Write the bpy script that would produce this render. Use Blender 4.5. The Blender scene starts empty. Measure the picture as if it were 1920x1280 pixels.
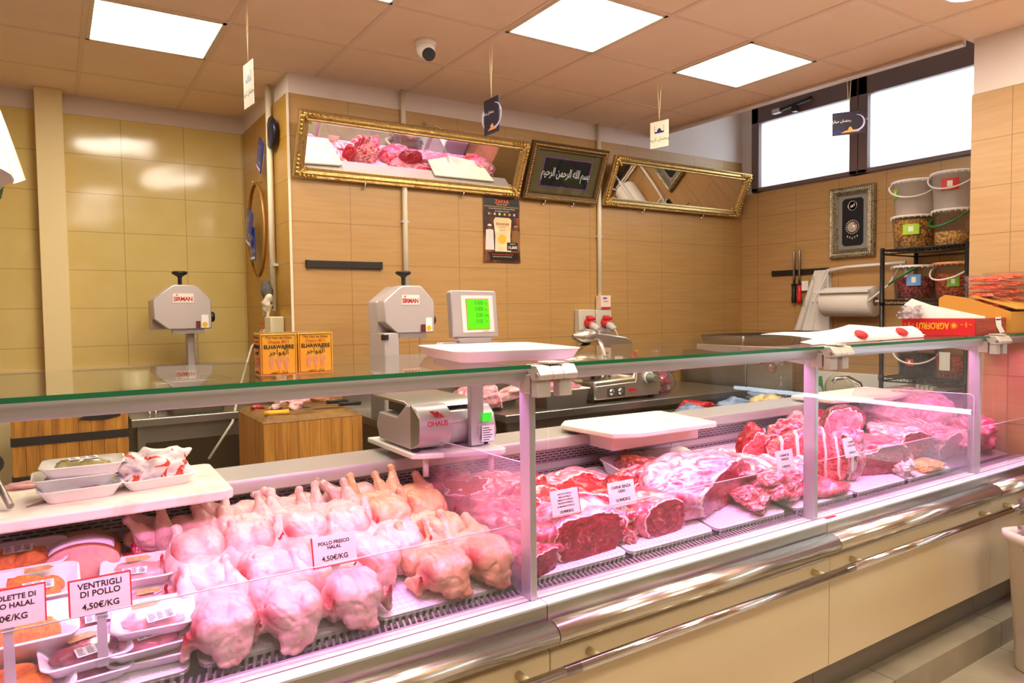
import bpy, bmesh, math, random
from mathutils import Vector, Matrix, noise
from math import sin, cos, pi, radians as R_
S = bpy.context.scene
COL = S.collection
# ---------------------------------------------------------------- camera
cd = bpy.data.cameras.new('camera'); cam = bpy.data.objects.new('camera', cd); COL.objects.link(cam)
yaw, pitch, roll = 5.76929983e-01, 4.40053552e-02, -1.21858315e-02
fw = Vector((sin(yaw)*cos(pitch), cos(yaw)*cos(pitch), -sin(pitch)))
rt0 = Vector((cos(yaw), -sin(yaw), 0)); up0 = rt0.cross(fw)
rt = cos(roll)*rt0 + sin(roll)*up0; up = -sin(roll)*rt0 + cos(roll)*up0
cm = Matrix((rt, up, -fw)).transposed().to_4x4(); cm.translation = (0, 0, 1.565)
cam.matrix_world = cm
cd.sensor_width = 36; cd.lens = 36*1322.5/1920; cd.clip_start = .02
S.camera = cam
# ---------------------------------------------------------------- view, world
S.view_settings.view_transform = 'Standard'; S.view_settings.look = 'None'
S.view_settings.gamma = 1; S.view_settings.exposure = 0.50; S.view_settings.use_curve_mapping = False
S.cycles.use_denoising = True
S.cycles.max_bounces = 10; S.cycles.glossy_bounces = 6; S.cycles.transparent_max_bounces = 24
S.cycles.caustics_reflective = False; S.cycles.caustics_refractive = False
S.cycles.sample_clamp_indirect = 6
w = bpy.data.worlds.new('sky'); S.world = w; w.use_nodes = True
bg = w.node_tree.nodes['Background']; bg.inputs[0].default_value = (.80, .90, 1, 1); bg.inputs[1].default_value = 3.2
LAMP = 21          # ceiling panels
CASE_W = 3.3       # pink case lamps, watt per metre

# ---------------------------------------------------------------- materials
def lin(c):
    if isinstance(c, str):
        c = tuple(int(c[i:i+2], 16) for i in (0, 2, 4))
    return tuple(((v/255)/12.92 if v/255 <= .04045 else ((v/255+.055)/1.055)**2.4) for v in c) + (1,)
MATS = {}
def mat(name, col, rough=.5, metal=0., var=None, bump=None, coat=0., sss=0., emit=None, trans=0., ior=None, spec=None, stretch=None, alpha=None):
    """var=(colour2, scale, lo, hi): noise mix.  bump=(scale, strength)"""
    if name in MATS: return MATS[name]
    m = bpy.data.materials.new(name); m.use_nodes = True; nt = m.node_tree; b = nt.nodes['Principled BSDF']
    b.inputs['Base Color'].default_value = lin(col); b.inputs['Roughness'].default_value = rough
    b.inputs['Metallic'].default_value = metal; b.inputs['Coat Weight'].default_value = coat
    b.inputs['Coat Roughness'].default_value = .12
    if sss: b.inputs['Subsurface Weight'].default_value = sss; b.inputs['Subsurface Scale'].default_value = .01
    if trans: b.inputs['Transmission Weight'].default_value = trans
    if ior: b.inputs['IOR'].default_value = ior
    if spec is not None: b.inputs['Specular IOR Level'].default_value = spec
    if alpha is not None: b.inputs['Alpha'].default_value = alpha
    if emit: b.inputs['Emission Color'].default_value = lin(emit[0]); b.inputs['Emission Strength'].default_value = emit[1]
    if var or bump:
        tc = nt.nodes.new('ShaderNodeTexCoord'); mp = nt.nodes.new('ShaderNodeMapping')
        nt.links.new(tc.outputs['Object'], mp.inputs[0])
        if stretch: mp.inputs['Scale'].default_value = stretch
    if var:
        n = nt.nodes.new('ShaderNodeTexNoise'); n.inputs['Scale'].default_value = var[1]; n.inputs['Detail'].default_value = 5
        n.inputs['Distortion'].default_value = .6
        nt.links.new(mp.outputs[0], n.inputs['Vector'])
        cr = nt.nodes.new('ShaderNodeValToRGB'); cr.color_ramp.elements[0].position = var[2]; cr.color_ramp.elements[1].position = var[3]
        cr.color_ramp.elements[0].color = lin(col); cr.color_ramp.elements[1].color = lin(var[0])
        nt.links.new(n.outputs[0], cr.inputs[0]); nt.links.new(cr.outputs[0], b.inputs['Base Color'])
    if bump:
        n2 = nt.nodes.new('ShaderNodeTexNoise'); n2.inputs['Scale'].default_value = bump[0]; n2.inputs['Detail'].default_value = 4
        nt.links.new(mp.outputs[0], n2.inputs['Vector'])
        bp = nt.nodes.new('ShaderNodeBump'); bp.inputs['Strength'].default_value = bump[1]; bp.inputs['Distance'].default_value = .01
        nt.links.new(n2.outputs[0], bp.inputs['Height']); nt.links.new(bp.outputs[0], b.inputs['Normal'])
    MATS[name] = m
    return m
def tiles(name, c1, c2, grout, ax, u0, v0, tw, th, rough, mortar=.0022, bumps=.25, streak=(1, 1, 1)):
    m = bpy.data.materials.new(name); m.use_nodes = True; nt = m.node_tree; b = nt.nodes['Principled BSDF']; L = nt.links.new
    tc = nt.nodes.new('ShaderNodeTexCoord'); sp = nt.nodes.new('ShaderNodeSeparateXYZ'); cb = nt.nodes.new('ShaderNodeCombineXYZ')
    L(tc.outputs['Object'], sp.inputs[0])
    for k, (a, o) in enumerate(((ax[0], u0), (ax[1], v0))):
        mt = nt.nodes.new('ShaderNodeMath'); mt.operation = 'SUBTRACT'; mt.inputs[1].default_value = o - 40*(tw if k == 0 else th)
        L(sp.outputs[a], mt.inputs[0]); L(mt.outputs[0], cb.inputs[k])
    br = nt.nodes.new('ShaderNodeTexBrick'); br.offset = 0; br.squash = 1; L(cb.outputs[0], br.inputs['Vector'])
    br.inputs['Scale'].default_value = 1; br.inputs['Mortar Size'].default_value = mortar; br.inputs['Brick Width'].default_value = tw
    br.inputs['Row Height'].default_value = th; br.inputs['Mortar Smooth'].default_value = .1; br.inputs['Bias'].default_value = 0
    br.inputs['Mortar'].default_value = lin(grout)
    n = nt.nodes.new('ShaderNodeTexNoise'); n.inputs['Scale'].default_value = 6; n.inputs['Detail'].default_value = 6
    mp = nt.nodes.new('ShaderNodeMapping'); mp.inputs['Scale'].default_value = streak; L(tc.outputs['Object'], mp.inputs[0]); L(mp.outputs[0], n.inputs['Vector'])
    cr = nt.nodes.new('ShaderNodeValToRGB'); cr.color_ramp.elements[0].position = .35; cr.color_ramp.elements[1].position = .65
    cr.color_ramp.elements[0].color = lin(c1); cr.color_ramp.elements[1].color = lin(c2)
    L(n.outputs[0], cr.inputs[0]); L(cr.outputs[0], br.inputs['Color1']); L(cr.outputs[0], br.inputs['Color2'])
    L(br.outputs[0], b.inputs['Base Color']); b.inputs['Roughness'].default_value = rough
    bp = nt.nodes.new('ShaderNodeBump'); bp.invert = True; bp.inputs['Strength'].default_value = bumps; bp.inputs['Distance'].default_value = .003
    L(br.outputs['Fac'], bp.inputs['Height'])
    n3 = nt.nodes.new('ShaderNodeTexNoise'); n3.inputs['Scale'].default_value = 3.2; n3.inputs['Detail'].default_value = 1; L(tc.outputs['Object'], n3.inputs['Vector'])
    bp2 = nt.nodes.new('ShaderNodeBump'); bp2.inputs['Strength'].default_value = .25; bp2.inputs['Distance'].default_value = .02
    L(n3.outputs[0], bp2.inputs['Height']); L(bp.outputs[0], bp2.inputs['Normal']); L(bp2.outputs[0], b.inputs['Normal'])
    MATS[name] = m
    return m
def glass(name, tint='ffffff', refl=1.0, haze=0., rough=0.0, hazecol='e8dcf0', ior=1.45):
    """thin architectural glass: clear transmission plus Fresnel reflection"""
    m = bpy.data.materials.new(name); m.use_nodes = True; nt = m.node_tree; nt.nodes.clear(); L = nt.links.new
    o = nt.nodes.new('ShaderNodeOutputMaterial'); t = nt.nodes.new('ShaderNodeBsdfTransparent'); g = nt.nodes.new('ShaderNodeBsdfGlossy')
    t.inputs[0].default_value = lin(tint); g.inputs['Roughness'].default_value = rough
    lw = nt.nodes.new('ShaderNodeLayerWeight'); lw.inputs[0].default_value = .5
    pw = nt.nodes.new('ShaderNodeMath'); pw.operation = 'POWER'; pw.inputs[1].default_value = 4.5; L(lw.outputs['Facing'], pw.inputs[0])
    mu = nt.nodes.new('ShaderNodeMath'); mu.operation = 'MULTIPLY_ADD'; mu.inputs[1].default_value = .8*refl; mu.inputs[2].default_value = .035*refl; L(pw.outputs[0], mu.inputs[0])
    mx = nt.nodes.new('ShaderNodeMixShader'); L(mu.outputs[0], mx.inputs[0])
    if haze:
        d0 = nt.nodes.new('ShaderNodeBsdfDiffuse'); d0.inputs[0].default_value = lin(hazecol); d1 = nt.nodes.new('ShaderNodeBsdfTranslucent'); d1.inputs[0].default_value = lin(hazecol)
        d = nt.nodes.new('ShaderNodeMixShader'); L(d0.outputs[0], d.inputs[1]); L(d1.outputs[0], d.inputs[2])
        m2 = nt.nodes.new('ShaderNodeMixShader'); m2.inputs[0].default_value = haze; L(t.outputs[0], m2.inputs[1]); L(d.outputs[0], m2.inputs[2]); L(m2.outputs[0], mx.inputs[1])
    else: L(t.outputs[0], mx.inputs[1])
    L(g.outputs[0], mx.inputs[2]); L(mx.outputs[0], o.inputs[0])
    MATS[name] = m
    return m

# ---------------------------------------------------------------- mesh builder
class MB:
    def __init__(s): s.v = []; s.f = []; s.m = []; s.s = []; s.mi = 0; s.X = Matrix.Identity(4); s.sm = False
    def add(s, vs, fs, sm=None):
        b = len(s.v); s.v += [tuple(s.X @ Vector(p)) for p in vs]
        for f in fs: s.f.append(tuple(b+i for i in f)); s.m.append(s.mi); s.s.append(s.sm if sm is None else sm)
        return s
    def box(s, x0, x1, y0, y1, z0, z1):
        v = [(x, y, z) for x in (x0, x1) for y in (y0, y1) for z in (z0, z1)]
        return s.add(v, [(0, 1, 3, 2), (4, 6, 7, 5), (0, 4, 5, 1), (2, 3, 7, 6), (0, 2, 6, 4), (1, 5, 7, 3)])
    def prism(s, poly, ax, a0, a1):
        """extrude a 2D outline along an axis: x:(y,z) y:(x,z) z:(x,y)"""
        def P(p, a): return (a, p[0], p[1]) if ax == 'x' else ((p[0], a, p[1]) if ax == 'y' else (p[0], p[1], a))
        n = len(poly); v = [P(p, a0) for p in poly]+[P(p, a1) for p in poly]
        return s.add(v, [tuple(range(n-1, -1, -1)), tuple(range(n, 2*n))]+[(i, (i+1) % n, n+(i+1) % n, n+i) for i in range(n)])
    def tube(s, pts, r, n=10, cap=True, flat=1.0):
        pts = [Vector(p) for p in pts]; k = len(pts); rs = r if isinstance(r, (list, tuple)) else [r]*k
        vs = []; a = None
        for i, p in enumerate(pts):
            d = (pts[min(i+1, k-1)]-pts[max(i-1, 0)]).normalized()
            if a is None: a = d.orthogonal().normalized()
            a = (a-d*a.dot(d)); a = a.normalized() if a.length > 1e-6 else d.orthogonal().normalized(); b = d.cross(a)
            vs += [tuple(p+(a*cos(2*pi*j/n)+b*sin(2*pi*j/n)*flat)*rs[i]) for j in range(n)]
        fs = [(i*n+j, i*n+(j+1) % n, (i+1)*n+(j+1) % n, (i+1)*n+j) for i in range(k-1) for j in range(n)]
        s.add(vs, fs, True)
        if cap: b0 = len(s.v)-len(vs); s.f += [tuple(b0+j for j in range(n-1, -1, -1)), tuple(b0+(k-1)*n+j for j in range(n))]; s.m += [s.mi]*2; s.s += [False]*2
        return s
    def lathe(s, prof, n=24, c=(0, 0, 0), ax='z', sm=True, cap=True):
        def P(r, h, t):
            a, b = r*cos(t), r*sin(t)
            return {'z': (c[0]+a, c[1]+b, c[2]+h), 'y': (c[0]+a, c[1]+h, c[2]-b), 'x': (c[0]+h, c[1]+a, c[2]+b)}[ax]
        k = len(prof); vs = [P(r, h, 2*pi*j/n) for r, h in prof for j in range(n)]
        s.add(vs, [(i*n+j, i*n+(j+1) % n, (i+1)*n+(j+1) % n, (i+1)*n+j) for i in range(k-1) for j in range(n)], sm)
        b0 = len(s.v)-len(vs)
        if cap:
            for q, rev in ((0, True), (k-1, False)):
                if prof[q][0] > 1e-5: s.f.append(tuple(b0+q*n+j for j in (range(n-1, -1, -1) if rev else range(n)))); s.m.append(s.mi); s.s.append(False)
        return s
    def cyl(s, r, h0, h1, c=(0, 0, 0), ax='z', n=20): return s.lathe([(r, h0), (r, h1)], n, c, ax)
    def ball(s, c, r, n=12, m=8):
        r = r if isinstance(r, (tuple, list)) else (r, r, r)
        vs = [(c[0], c[1], c[2]-r[2])]+[(c[0]+r[0]*sin(pi*i/m)*cos(2*pi*j/n), c[1]+r[1]*sin(pi*i/m)*sin(2*pi*j/n), c[2]-r[2]*cos(pi*i/m)) for i in range(1, m) for j in range(n)]+[(c[0], c[1], c[2]+r[2])]
        fs = [(0, 1+(j+1) % n, 1+j) for j in range(n)]+[(1+(i-1)*n+j, 1+(i-1)*n+(j+1) % n, 1+i*n+(j+1) % n, 1+i*n+j) for i in range(1, m-1) for j in range(n)]
        t = len(vs)-1; fs += [(t, 1+(m-2)*n+j, 1+(m-2)*n+(j+1) % n) for j in range(n)]
        return s.add(vs, fs, True)
    def grid(s, fn, nu, nv, sm=True):
        return s.add([fn(i/nu, j/nv) for i in range(nu+1) for j in range(nv+1)], [(i*(nv+1)+j, (i+1)*(nv+1)+j, (i+1)*(nv+1)+j+1, i*(nv+1)+j+1) for i in range(nu) for j in range(nv)], sm)
    def loft(s, rings, cap0=True, cap1=True, sm=True):
        n = len(rings[0]); k = len(rings)
        s.add([p for r in rings for p in r], [(i*n+j, i*n+(j+1) % n, (i+1)*n+(j+1) % n, (i+1)*n+j) for i in range(k-1) for j in range(n)], sm)
        b0 = len(s.v)-n*k
        for c, q, rev in ((cap0, 0, True), (cap1, k-1, False)):
            if c: s.f.append(tuple(b0+q*n+j for j in (range(n-1, -1, -1) if rev else range(n)))); s.m.append(s.mi); s.s.append(False)
        return s
    def mesh(s, name, ms):
        me = bpy.data.meshes.new(name); me.from_pydata(s.v, [], s.f)
        for m in (ms if isinstance(ms, (list, tuple)) else [ms]): me.materials.append(m)
        me.polygons.foreach_set('material_index', s.m); me.polygons.foreach_set('use_smooth', s.s); me.update()
        return me
def rrect(w, d, r, z, n=4, cx=0, cy=0):
    o = []
    for (sx, sy, a0) in ((1, 1, 0), (-1, 1, 90), (-1, -1, 180), (1, -1, 270)):
        for i in range(n+1):
            a = R_(a0+90*i/n); o.append((cx+sx*(w/2-r)+r*cos(a), cy+sy*(d/2-r)+r*sin(a), z))
    return o
def tag(o, label=None, cat=None, group=None, kind=None):
    for k, v in (('label', label), ('category', cat), ('group', group), ('kind', kind)):
        if v: o[k] = v
    return o
def ob(name, mb, ms, parent=None, world=False, bevel=0, seg=2):
    me = mb if isinstance(mb, bpy.types.Mesh) else mb.mesh(name, ms)
    o = bpy.data.objects.new(name, me); COL.objects.link(o)
    if parent is not None:
        o.parent = parent
        if world: o.matrix_parent_inverse = WM[parent.as_pointer()].inverted()
    if bevel:
        b = o.modifiers.new('bevel', 'BEVEL'); b.width = bevel; b.segments = seg; b.limit_method = 'ANGLE'; b.angle_limit = R_(40)
        for p in me.polygons: p.use_smooth = True
        try: me.set_sharp_from_angle(angle=R_(40))
        except Exception: pass
    return o
WM = {}
def thing(name, label, cat, loc=(0, 0, 0), rz=0, group=None, rot=None, scale=1):
    o = bpy.data.objects.new(name, None); COL.objects.link(o); o.empty_display_size = .02
    o.location = loc; o.rotation_euler = rot if rot else (0, 0, rz); o.scale = (scale,)*3
    tag(o, label, cat, group)
    from mathutils import Euler
    WM[o.as_pointer()] = Matrix.Translation(loc) @ Euler(o.rotation_euler).to_matrix().to_4x4() @ Matrix.Scale(scale, 4)
    return o
def struct(name, mb, ms, bevel=0): o = ob(name, mb, ms, bevel=bevel); o['kind'] = 'structure'; return o
def single(name, mb, ms, label, cat, loc=(0, 0, 0), rz=0, group=None, bevel=0, rot=None):
    o = ob(name, mb, ms, bevel=bevel); o.location = loc; o.rotation_euler = rot if rot else (0, 0, rz); tag(o, label, cat, group); return o
def copy_tree(src, loc, rot=None, label=None, group=None, scale=None):
    r = src.copy(); COL.objects.link(r); r.location = loc
    if rot is not None: r.rotation_euler = rot
    if scale: r.scale = (scale,)*3
    if label: r['label'] = label
    if group: r['group'] = group
    for ch in src.children:
        c = ch.copy(); COL.objects.link(c); c.parent = r
        for g in ch.children:
            d = g.copy(); COL.objects.link(d); d.parent = c
    return r
def frame_m(o, x, y):
    """matrix whose local x,y lie along the given directions"""
    x = Vector(x).normalized(); z = x.cross(Vector(y)).normalized(); y = z.cross(x)
    m = Matrix((x, y, z)).transposed().to_4x4(); m.translation = Vector(o); return m
def text_mesh(body, size, m, ext=.0006, align='CENTER', bold=0, squeeze=1.0, space=1.0):
    cu = bpy.data.curves.new('lettering', 'FONT'); cu.body = body; cu.size = size; cu.extrude = ext; cu.align_x = align; cu.align_y = 'CENTER'
    cu.offset = bold; cu.resolution_u = 3; cu.space_character = space
    to = bpy.data.objects.new('lettering', cu); me = bpy.data.meshes.new_from_object(to)
    bpy.data.objects.remove(to); bpy.data.curves.remove(cu)
    if squeeze != 1: me.transform(Matrix.Diagonal((squeeze, 1, 1, 1)))
    me.materials.clear(); me.materials.append(m); me.name = 'lettering'
    return me
def lettering(body, size, m, parent, M, name='lettering', world=False, **k):
    me = text_mesh(body, size, m, **k); me.transform(M); return ob(name, me, None, parent, world)
def evalmesh(mb, mods):
    me = mb.mesh('tmp', []); o = bpy.data.objects.new('tmp', me); COL.objects.link(o)
    for t, kw in mods:
        md = o.modifiers.new(t, t)
        for k, v in kw.items(): setattr(md, k, v)
    dg = bpy.context.evaluated_depsgraph_get(); dg.update()
    out = bpy.data.meshes.new_from_object(o.evaluated_get(dg)); bpy.data.objects.remove(o); bpy.data.meshes.remove(me)
    return out
def join(*meshes):
    """join meshes into one (same material list order kept)"""
    bm = bmesh.new(); mats = []
    for me in meshes:
        k = {}
        for i, m in enumerate(me.materials):
            if m not in mats: mats.append(m)
            k[i] = mats.index(m)
        n0 = len(bm.faces); bm.from_mesh(me); bm.faces.ensure_lookup_table()
        for f in bm.faces[n0:]: f.material_index = k.get(f.material_index, 0)
    o = bpy.data.meshes.new('joined'); bm.to_mesh(o); bm.free()
    for m in mats: o.materials.append(m)
    return o

# common materials
steel = mat('brushed_steel', 'b9b5ae', .32, 1, bump=(60, .05), stretch=(1, 20, 20))
steel_d = mat('dull_steel', '9c968c', .42, 1)
chrome = mat('chrome', 'e8e8e8', .10, 1); chrome_b = mat('satin_chrome_bumper', 'dcd6c6', .2, .95)
alu = mat('anodised_aluminium', 'c9c2cc', .38, .6)
white_pl = mat('white_plastic', 'efe9e2', .35)
grey_pl = mat('light_grey_enamel', 'c4bdb6', .4)
black_pl = mat('black_plastic', '191715', .4)
rubber = mat('dark_rubber', '241f1c', .7)
cream = mat('cream_enamel', 'e6d3a6', .22, coat=.4)
white_paint = mat('white_wall_paint', 'e0d2c8', .8)
ink = mat('black_ink', '1c1a1c', .7)
ink_red = mat('red_ink', 'c8141e', .6)
paper = mat('white_paper', 'f1ede6', .8)
card_cream = mat('cream_card', 'ece4cc', .7)
nylon = mat('white_nylon_board', 'eee4d2', .55, var=('e9b795', 6, .55, .78))
foam = mat('white_foam', 'faf7f8', .5, bump=(300, .1))
clear = glass('clear_glass', 'f6faf7', 1.0); inner = glass('clear_glass_inner_face', 'ffffff', 0.0)
def pane(m, front):
    m.m = [0 if i == front else 1 for i in range(6)]; return m
film = glass('plastic_film', 'fbfbfb', 1.3, haze=.05, rough=.08)
acrylic = glass('clear_acrylic', 'faf6fa', 1.1, haze=.13)
# ================================================================ the room
WT, WB, XR, XP = 4.265, 5.43, 5.288, 4.21
ZT = 2.87           # top of the tiles
tile_mid = tiles('matt_ochre_wall_tile', 'b28850', 'ba9158', '907040', (0, 2), 1.198, ZT, .385, .2515, .38, streak=(.6, 1, 9))
tile_back = tiles('glossy_cream_wall_tile', 'd6bd72', 'dac37c', 'b09558', (0, 2), 1.196, ZT, .385, .2515, .12, streak=(1, 1, 1))
tile_y = tiles('ochre_tile_side_wall', 'ac8030', 'b28738', '7c5c26', (1, 2), WT, ZT, .385, .2515, .3, streak=(1, .6, 9))
tile_r = tiles('ochre_tile_right_wall', 'b78c56', 'c09662', '8c6c3e', (1, 2), 4.092, ZT, .385, .2515, .38, streak=(1, .6, 9))
cap_m = mat('smooth_cream_panel', 'd9c594', .25)
ceil_t = tiles('suspended_ceiling_tile', 'f8dcc0', 'fae0c6', 'd8b492', (0, 1), .181, 3.702, .6, .6, .9, mortar=.001, bumps=.1)
floor_t = tiles('grey_stone_floor_tile', 'a39780', 'b0a48c', '6a6255', (0, 1), .57, 1.05, .6, .6, .5, mortar=.003)
step_t = tiles('grey_step_tile', '9a8f78', 'a89c84', '625a4d', (0, 1), 2.69, 1.05, .9, .9, .5, mortar=.003)
ZC = 2.993
struct('floor', MB().box(-3, 7.5, -3.2, 1.44, -.1, 0), floor_t)
m = MB().box(-3, 5.5, 1.44, 5.6, -.1, .115); struct('trim_1', m, step_t)                # the raised platform
m = MB().box(-3, 5.4, -3.2, 1.9, ZC, ZC+.05); m.box(-3, 4.185, 1.9, 5.6, ZC, ZC+.05); struct('ceiling', m, ceil_t)
# ceiling runners (wide ones between a and b)
rail_m = mat('ceiling_rail_paint', 'ecd2bc', .6)
m = MB()
for i in range(-6, 8):
    x = .181+.6*i
    if x < 4.18 or x < 5.3: m.box(x-.012, x+.012, -3.2, 5.43 if x < 1.2 else (WT if x < 4.18 else 1.9), ZC-.004, ZC+.002)
for j in range(-12, 4):
    y = 3.702+.6*j
    if y < 5.4: m.box(-3, (1.2 if y > WT else 4.18) if y > 1.9 else 4.2, y-.010, y+.010, ZC-.0035, ZC+.0022)
struct('trim_2', m, rail_m)
m = MB().box(4.165, 4.185, 1.9, WT, ZC-.03, ZC+.10); m.box(4.14, 4.185, 1.9, WT, ZC-.034, ZC-.028); struct('trim_3', m, mat('white_edge_angle', 'e6d6cc', .5))
# walls
def wall(name, polys, mt, bevel=0):
    m = MB()
    for p in polys: m.box(*p)
    return struct(name, m, mt)
wall('wall_middle', [(1.21, XR+.2, WT, WT+.15, 0, ZT)], tile_mid)
wall('wall_middle_top', [(1.215, XR+.2, WT+.006, WT+.15, ZT, 3.6)], white_paint)
wall('wall_side', [(1.205, 1.2095, WT, WB+.1, 0, ZT), (1.21, 1.5, WT+.151, WB+.1, 0, ZT)], tile_y)
wall('wall_side_top', [(1.216, 1.5, WT, WB+.1, ZT, ZC)], white_paint)
wall('wall_back', [(-3, 1.3, WB, WB+.15, 1.22, ZT)], tile_back)
wall('wall_back_lower', [(-3, 1.3, WB-.012, WB+.15, 0, 1.215)], cap_m)
wall('wall_back_top', [(-3, 1.3, WB+.006, WB+.15, ZT, ZC)], white_paint)
wall('trim_4', [(-3, 1.205, WB-.02, WB, 1.208, 1.226)], cap_m)
wall('trim_5', [(1.201, 1.215, WT-.006, WT-.001, .12, 2.87)], mat('corner_strip', 'ead9bc', .4))
wall('wall_right_lower', [(XR, XR+.15, -3.2, WT+.1, 0, 2.58)], tile_r)
wall('wall_right_upper', [(XR, XR+.15, 4.14, WT+.1, 2.58, 3.6), (XR, XR+.15, 1.6, 4.14, 3.38, 3.6), (XR, XR+.15, 1.4, 2.0, 2.58, 3.6)], white_paint)
wall('wall_recess_top', [(4.18, XR+.15, 1.9, WT+.1, 3.6, 3.65), (4.185, 4.25, 1.9, WT, ZC+.05, 3.6)], white_paint)
wall('wall_pier', [(XP, XR, -3.2, 1.878, 0, 1.565+1.133)], tiles('ochre_tile_pier', 'b08a5a', 'b89264', '8c6e44', (1, 2), 1.682, 1.565+1.133, .385, .2515, .38, streak=(1, .6, 9)))
wall('wall_pier_top', [(XP+.006, XR, -3.2, 1.872, 1.565+1.133, 3.65)], white_paint)
wall('wall_left', [(-3.1, -3, -3.2, 5.6, 0, ZC)], white_paint)
wall('wall_front', [(-3, 5.4, -3.3, -3.2, 0, ZC)], mat('shop_front_wall', 'e0d4c2', .8))
# column in the left nook
struct('trim_6', MB().box(-.05, .10, 5.33, WB, .9, ZC), mat('column_paint', 'ecd8a0', .6), bevel=.004)
# windows
wf = mat('brown_window_frame', '6e5852', .45)
def window(i, y0, y1, extra=0):
    z0, z1 = 2.585, 3.38
    t = thing('window_%d' % i, None, None, (XR-.02, y0, z0)); t['kind'] = 'structure'
    m = MB(); a, b = XR-.03, XR+.06; fwid = .075
    m.box(a, b, y0, y0+fwid*extra, z0, z1); m.box(a, b, y1-fwid, y1, z0, z1); m.box(a, b, y0, y1, z0, z0+.035); m.box(a, b, y0, y1, z1-.2, z1)
    ob('window_frame', m, wf, t, True, bevel=.006)
    g = MB().box(XR+.01, XR+.016, y0+.01, y1-fwid, z0+.03, z1-.19)
    ob('window_pane', g, frost, t, True)
    return t
frost = bpy.data.materials.new('frosted_glass'); frost.use_nodes = True
_nt = frost.node_tree; _b = _nt.nodes['Principled BSDF']; _nt.nodes.remove(_b)
_tl = _nt.nodes.new('ShaderNodeBsdfTranslucent'); _tl.inputs[0].default_value = (.93, .96, 1, 1); _tp = _nt.nodes.new('ShaderNodeBsdfTransparent')
_mx = _nt.nodes.new('ShaderNodeMixShader'); _mx.inputs[0].default_value = .55
_nt.links.new(_tl.outputs[0], _mx.inputs[1]); _nt.links.new(_tp.outputs[0], _mx.inputs[2]); _nt.links.new(_mx.outputs[0], _nt.nodes['Material Output'].inputs[0])
w1 = window(1, 3.155, 4.14, .9)
w2 = window(2, 2.0, 3.15, 0)
# stay arm of the window
m = MB().tube([(0, 0, 0), (0, -.30, .03)], .016); m.box(-.02, .02, -.17, -.13, -.045, .02); m.mi = 1; m.box(-.02, .02, -.01, .06, -.018, .018)
single('window_stay', m, [black_pl, grey_pl], 'black window opener arm fixed to the top of the brown window frame', 'window opener', (XR-.075, 3.82, 3.225))
# ceiling lamps
lampm = mat('lamp_diffuser', 'fffdf8', .5, emit=('fff3e2', LAMP))
alu_w = mat('white_lamp_frame', 'e8d8b8', .5)
cells = [(0, 0, 'square ceiling light panel over the tiled nook at the left'), (3, -2, 'square ceiling light panel nearest above the meat case, in front of the dome camera'),
         (5, -2, 'square ceiling light panel nearest to the high windows'), (1, -2, 'square ceiling light panel cut by the top edge, left of the dome camera'),
         (3, -5, 'square ceiling light panel over the shop floor behind the viewer'), (0, -5, 'square ceiling light panel over the shop floor, left behind the viewer'),
         (5, -5, 'square ceiling light panel over the shop floor, right by the pier'), (3, -8, 'square ceiling light panel at the front of the shop, in the middle'), (0, -8, 'square ceiling light panel at the front of the shop, left')]
for i, j, lb in cells:
    x0, y0 = .181+.6*i, 3.702+.6*j
    t = thing('ceiling_light', lb, 'ceiling light', (x0+.3, y0+.3, ZC), group='square panel lights in the suspended ceiling')
    m = MB(); a = .6
    for q in ((.012, a-.012, .012, .03), (.012, a-.012, a-.03, a-.012), (.012, .03, .012, a-.012), (a-.03, a-.012, .012, a-.012)): m.box(x0+q[0], x0+q[1], y0+q[2], y0+q[3], ZC-.007, ZC-.001)
    ob('frame', m, alu_w, t, True)
    ob('diffuser', MB().box(x0+.03, x0+a-.03, y0+.03, y0+a-.03, ZC-.005, ZC-.001), lampm, t, True)
t = thing('downlight', 'round recessed downlight cut by the top edge of the view at the right', 'ceiling light', (3.55, 1.60, ZC))
ob('bezel', MB().lathe([(.10, 0), (.11, -.006), (.115, -.001)], 32), white_pl, t)
ob('diffuser', MB().lathe([(.098, -.002), (.09, -.012), (.0001, -.016)], 32), mat('downlight_diffuser', 'ffffff', .5, emit=('fff6ee', 4.0)), t)
# dome camera
t = thing('security_camera', 'white dome security camera with black lens on the ceiling', 'camera', (1.704, 3.42, ZC))
ob('mount', MB().lathe([(.055, 0), (.055, -.022), (.05, -.026)], 28), white_pl, t)
m = MB(); m.ball((0, 0, -.045), .05, 20, 12); ob('dome', m, white_pl, t)
m = MB(); m.X = Matrix.Translation((0, 0, -.055)) @ Matrix.Rotation(R_(35), 4, 'X'); m.cyl(.033, -.054, -.02, ax='y'); ob('lens', m, black_pl, t)
# pipes
def pipe(x, y, z0, z1, lb, r=.017):
    t = thing('wall_conduit', lb, 'pipe', (x, y, z0)); ob('tube', MB().tube([(x, y, z0), (x, y, z1)], r, 12), mat('pipe_paint', 'e2d8bc', .45), t, True)
    for z in (z0+.55, z1-.45): ob('clip', MB().box(x-r-.006, x+r+.006, y-r*.6, y+r+.006, z-.008, z+.008), grey_pl, t, True)
pipe(1.945, WT-.02, 1.60, ZC, 'white conduit pipe on the tiled wall above the standing bone saw')
pipe(3.585, WT-.02, 1.58, ZC, 'white conduit pipe running down to the red plug sockets')

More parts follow.
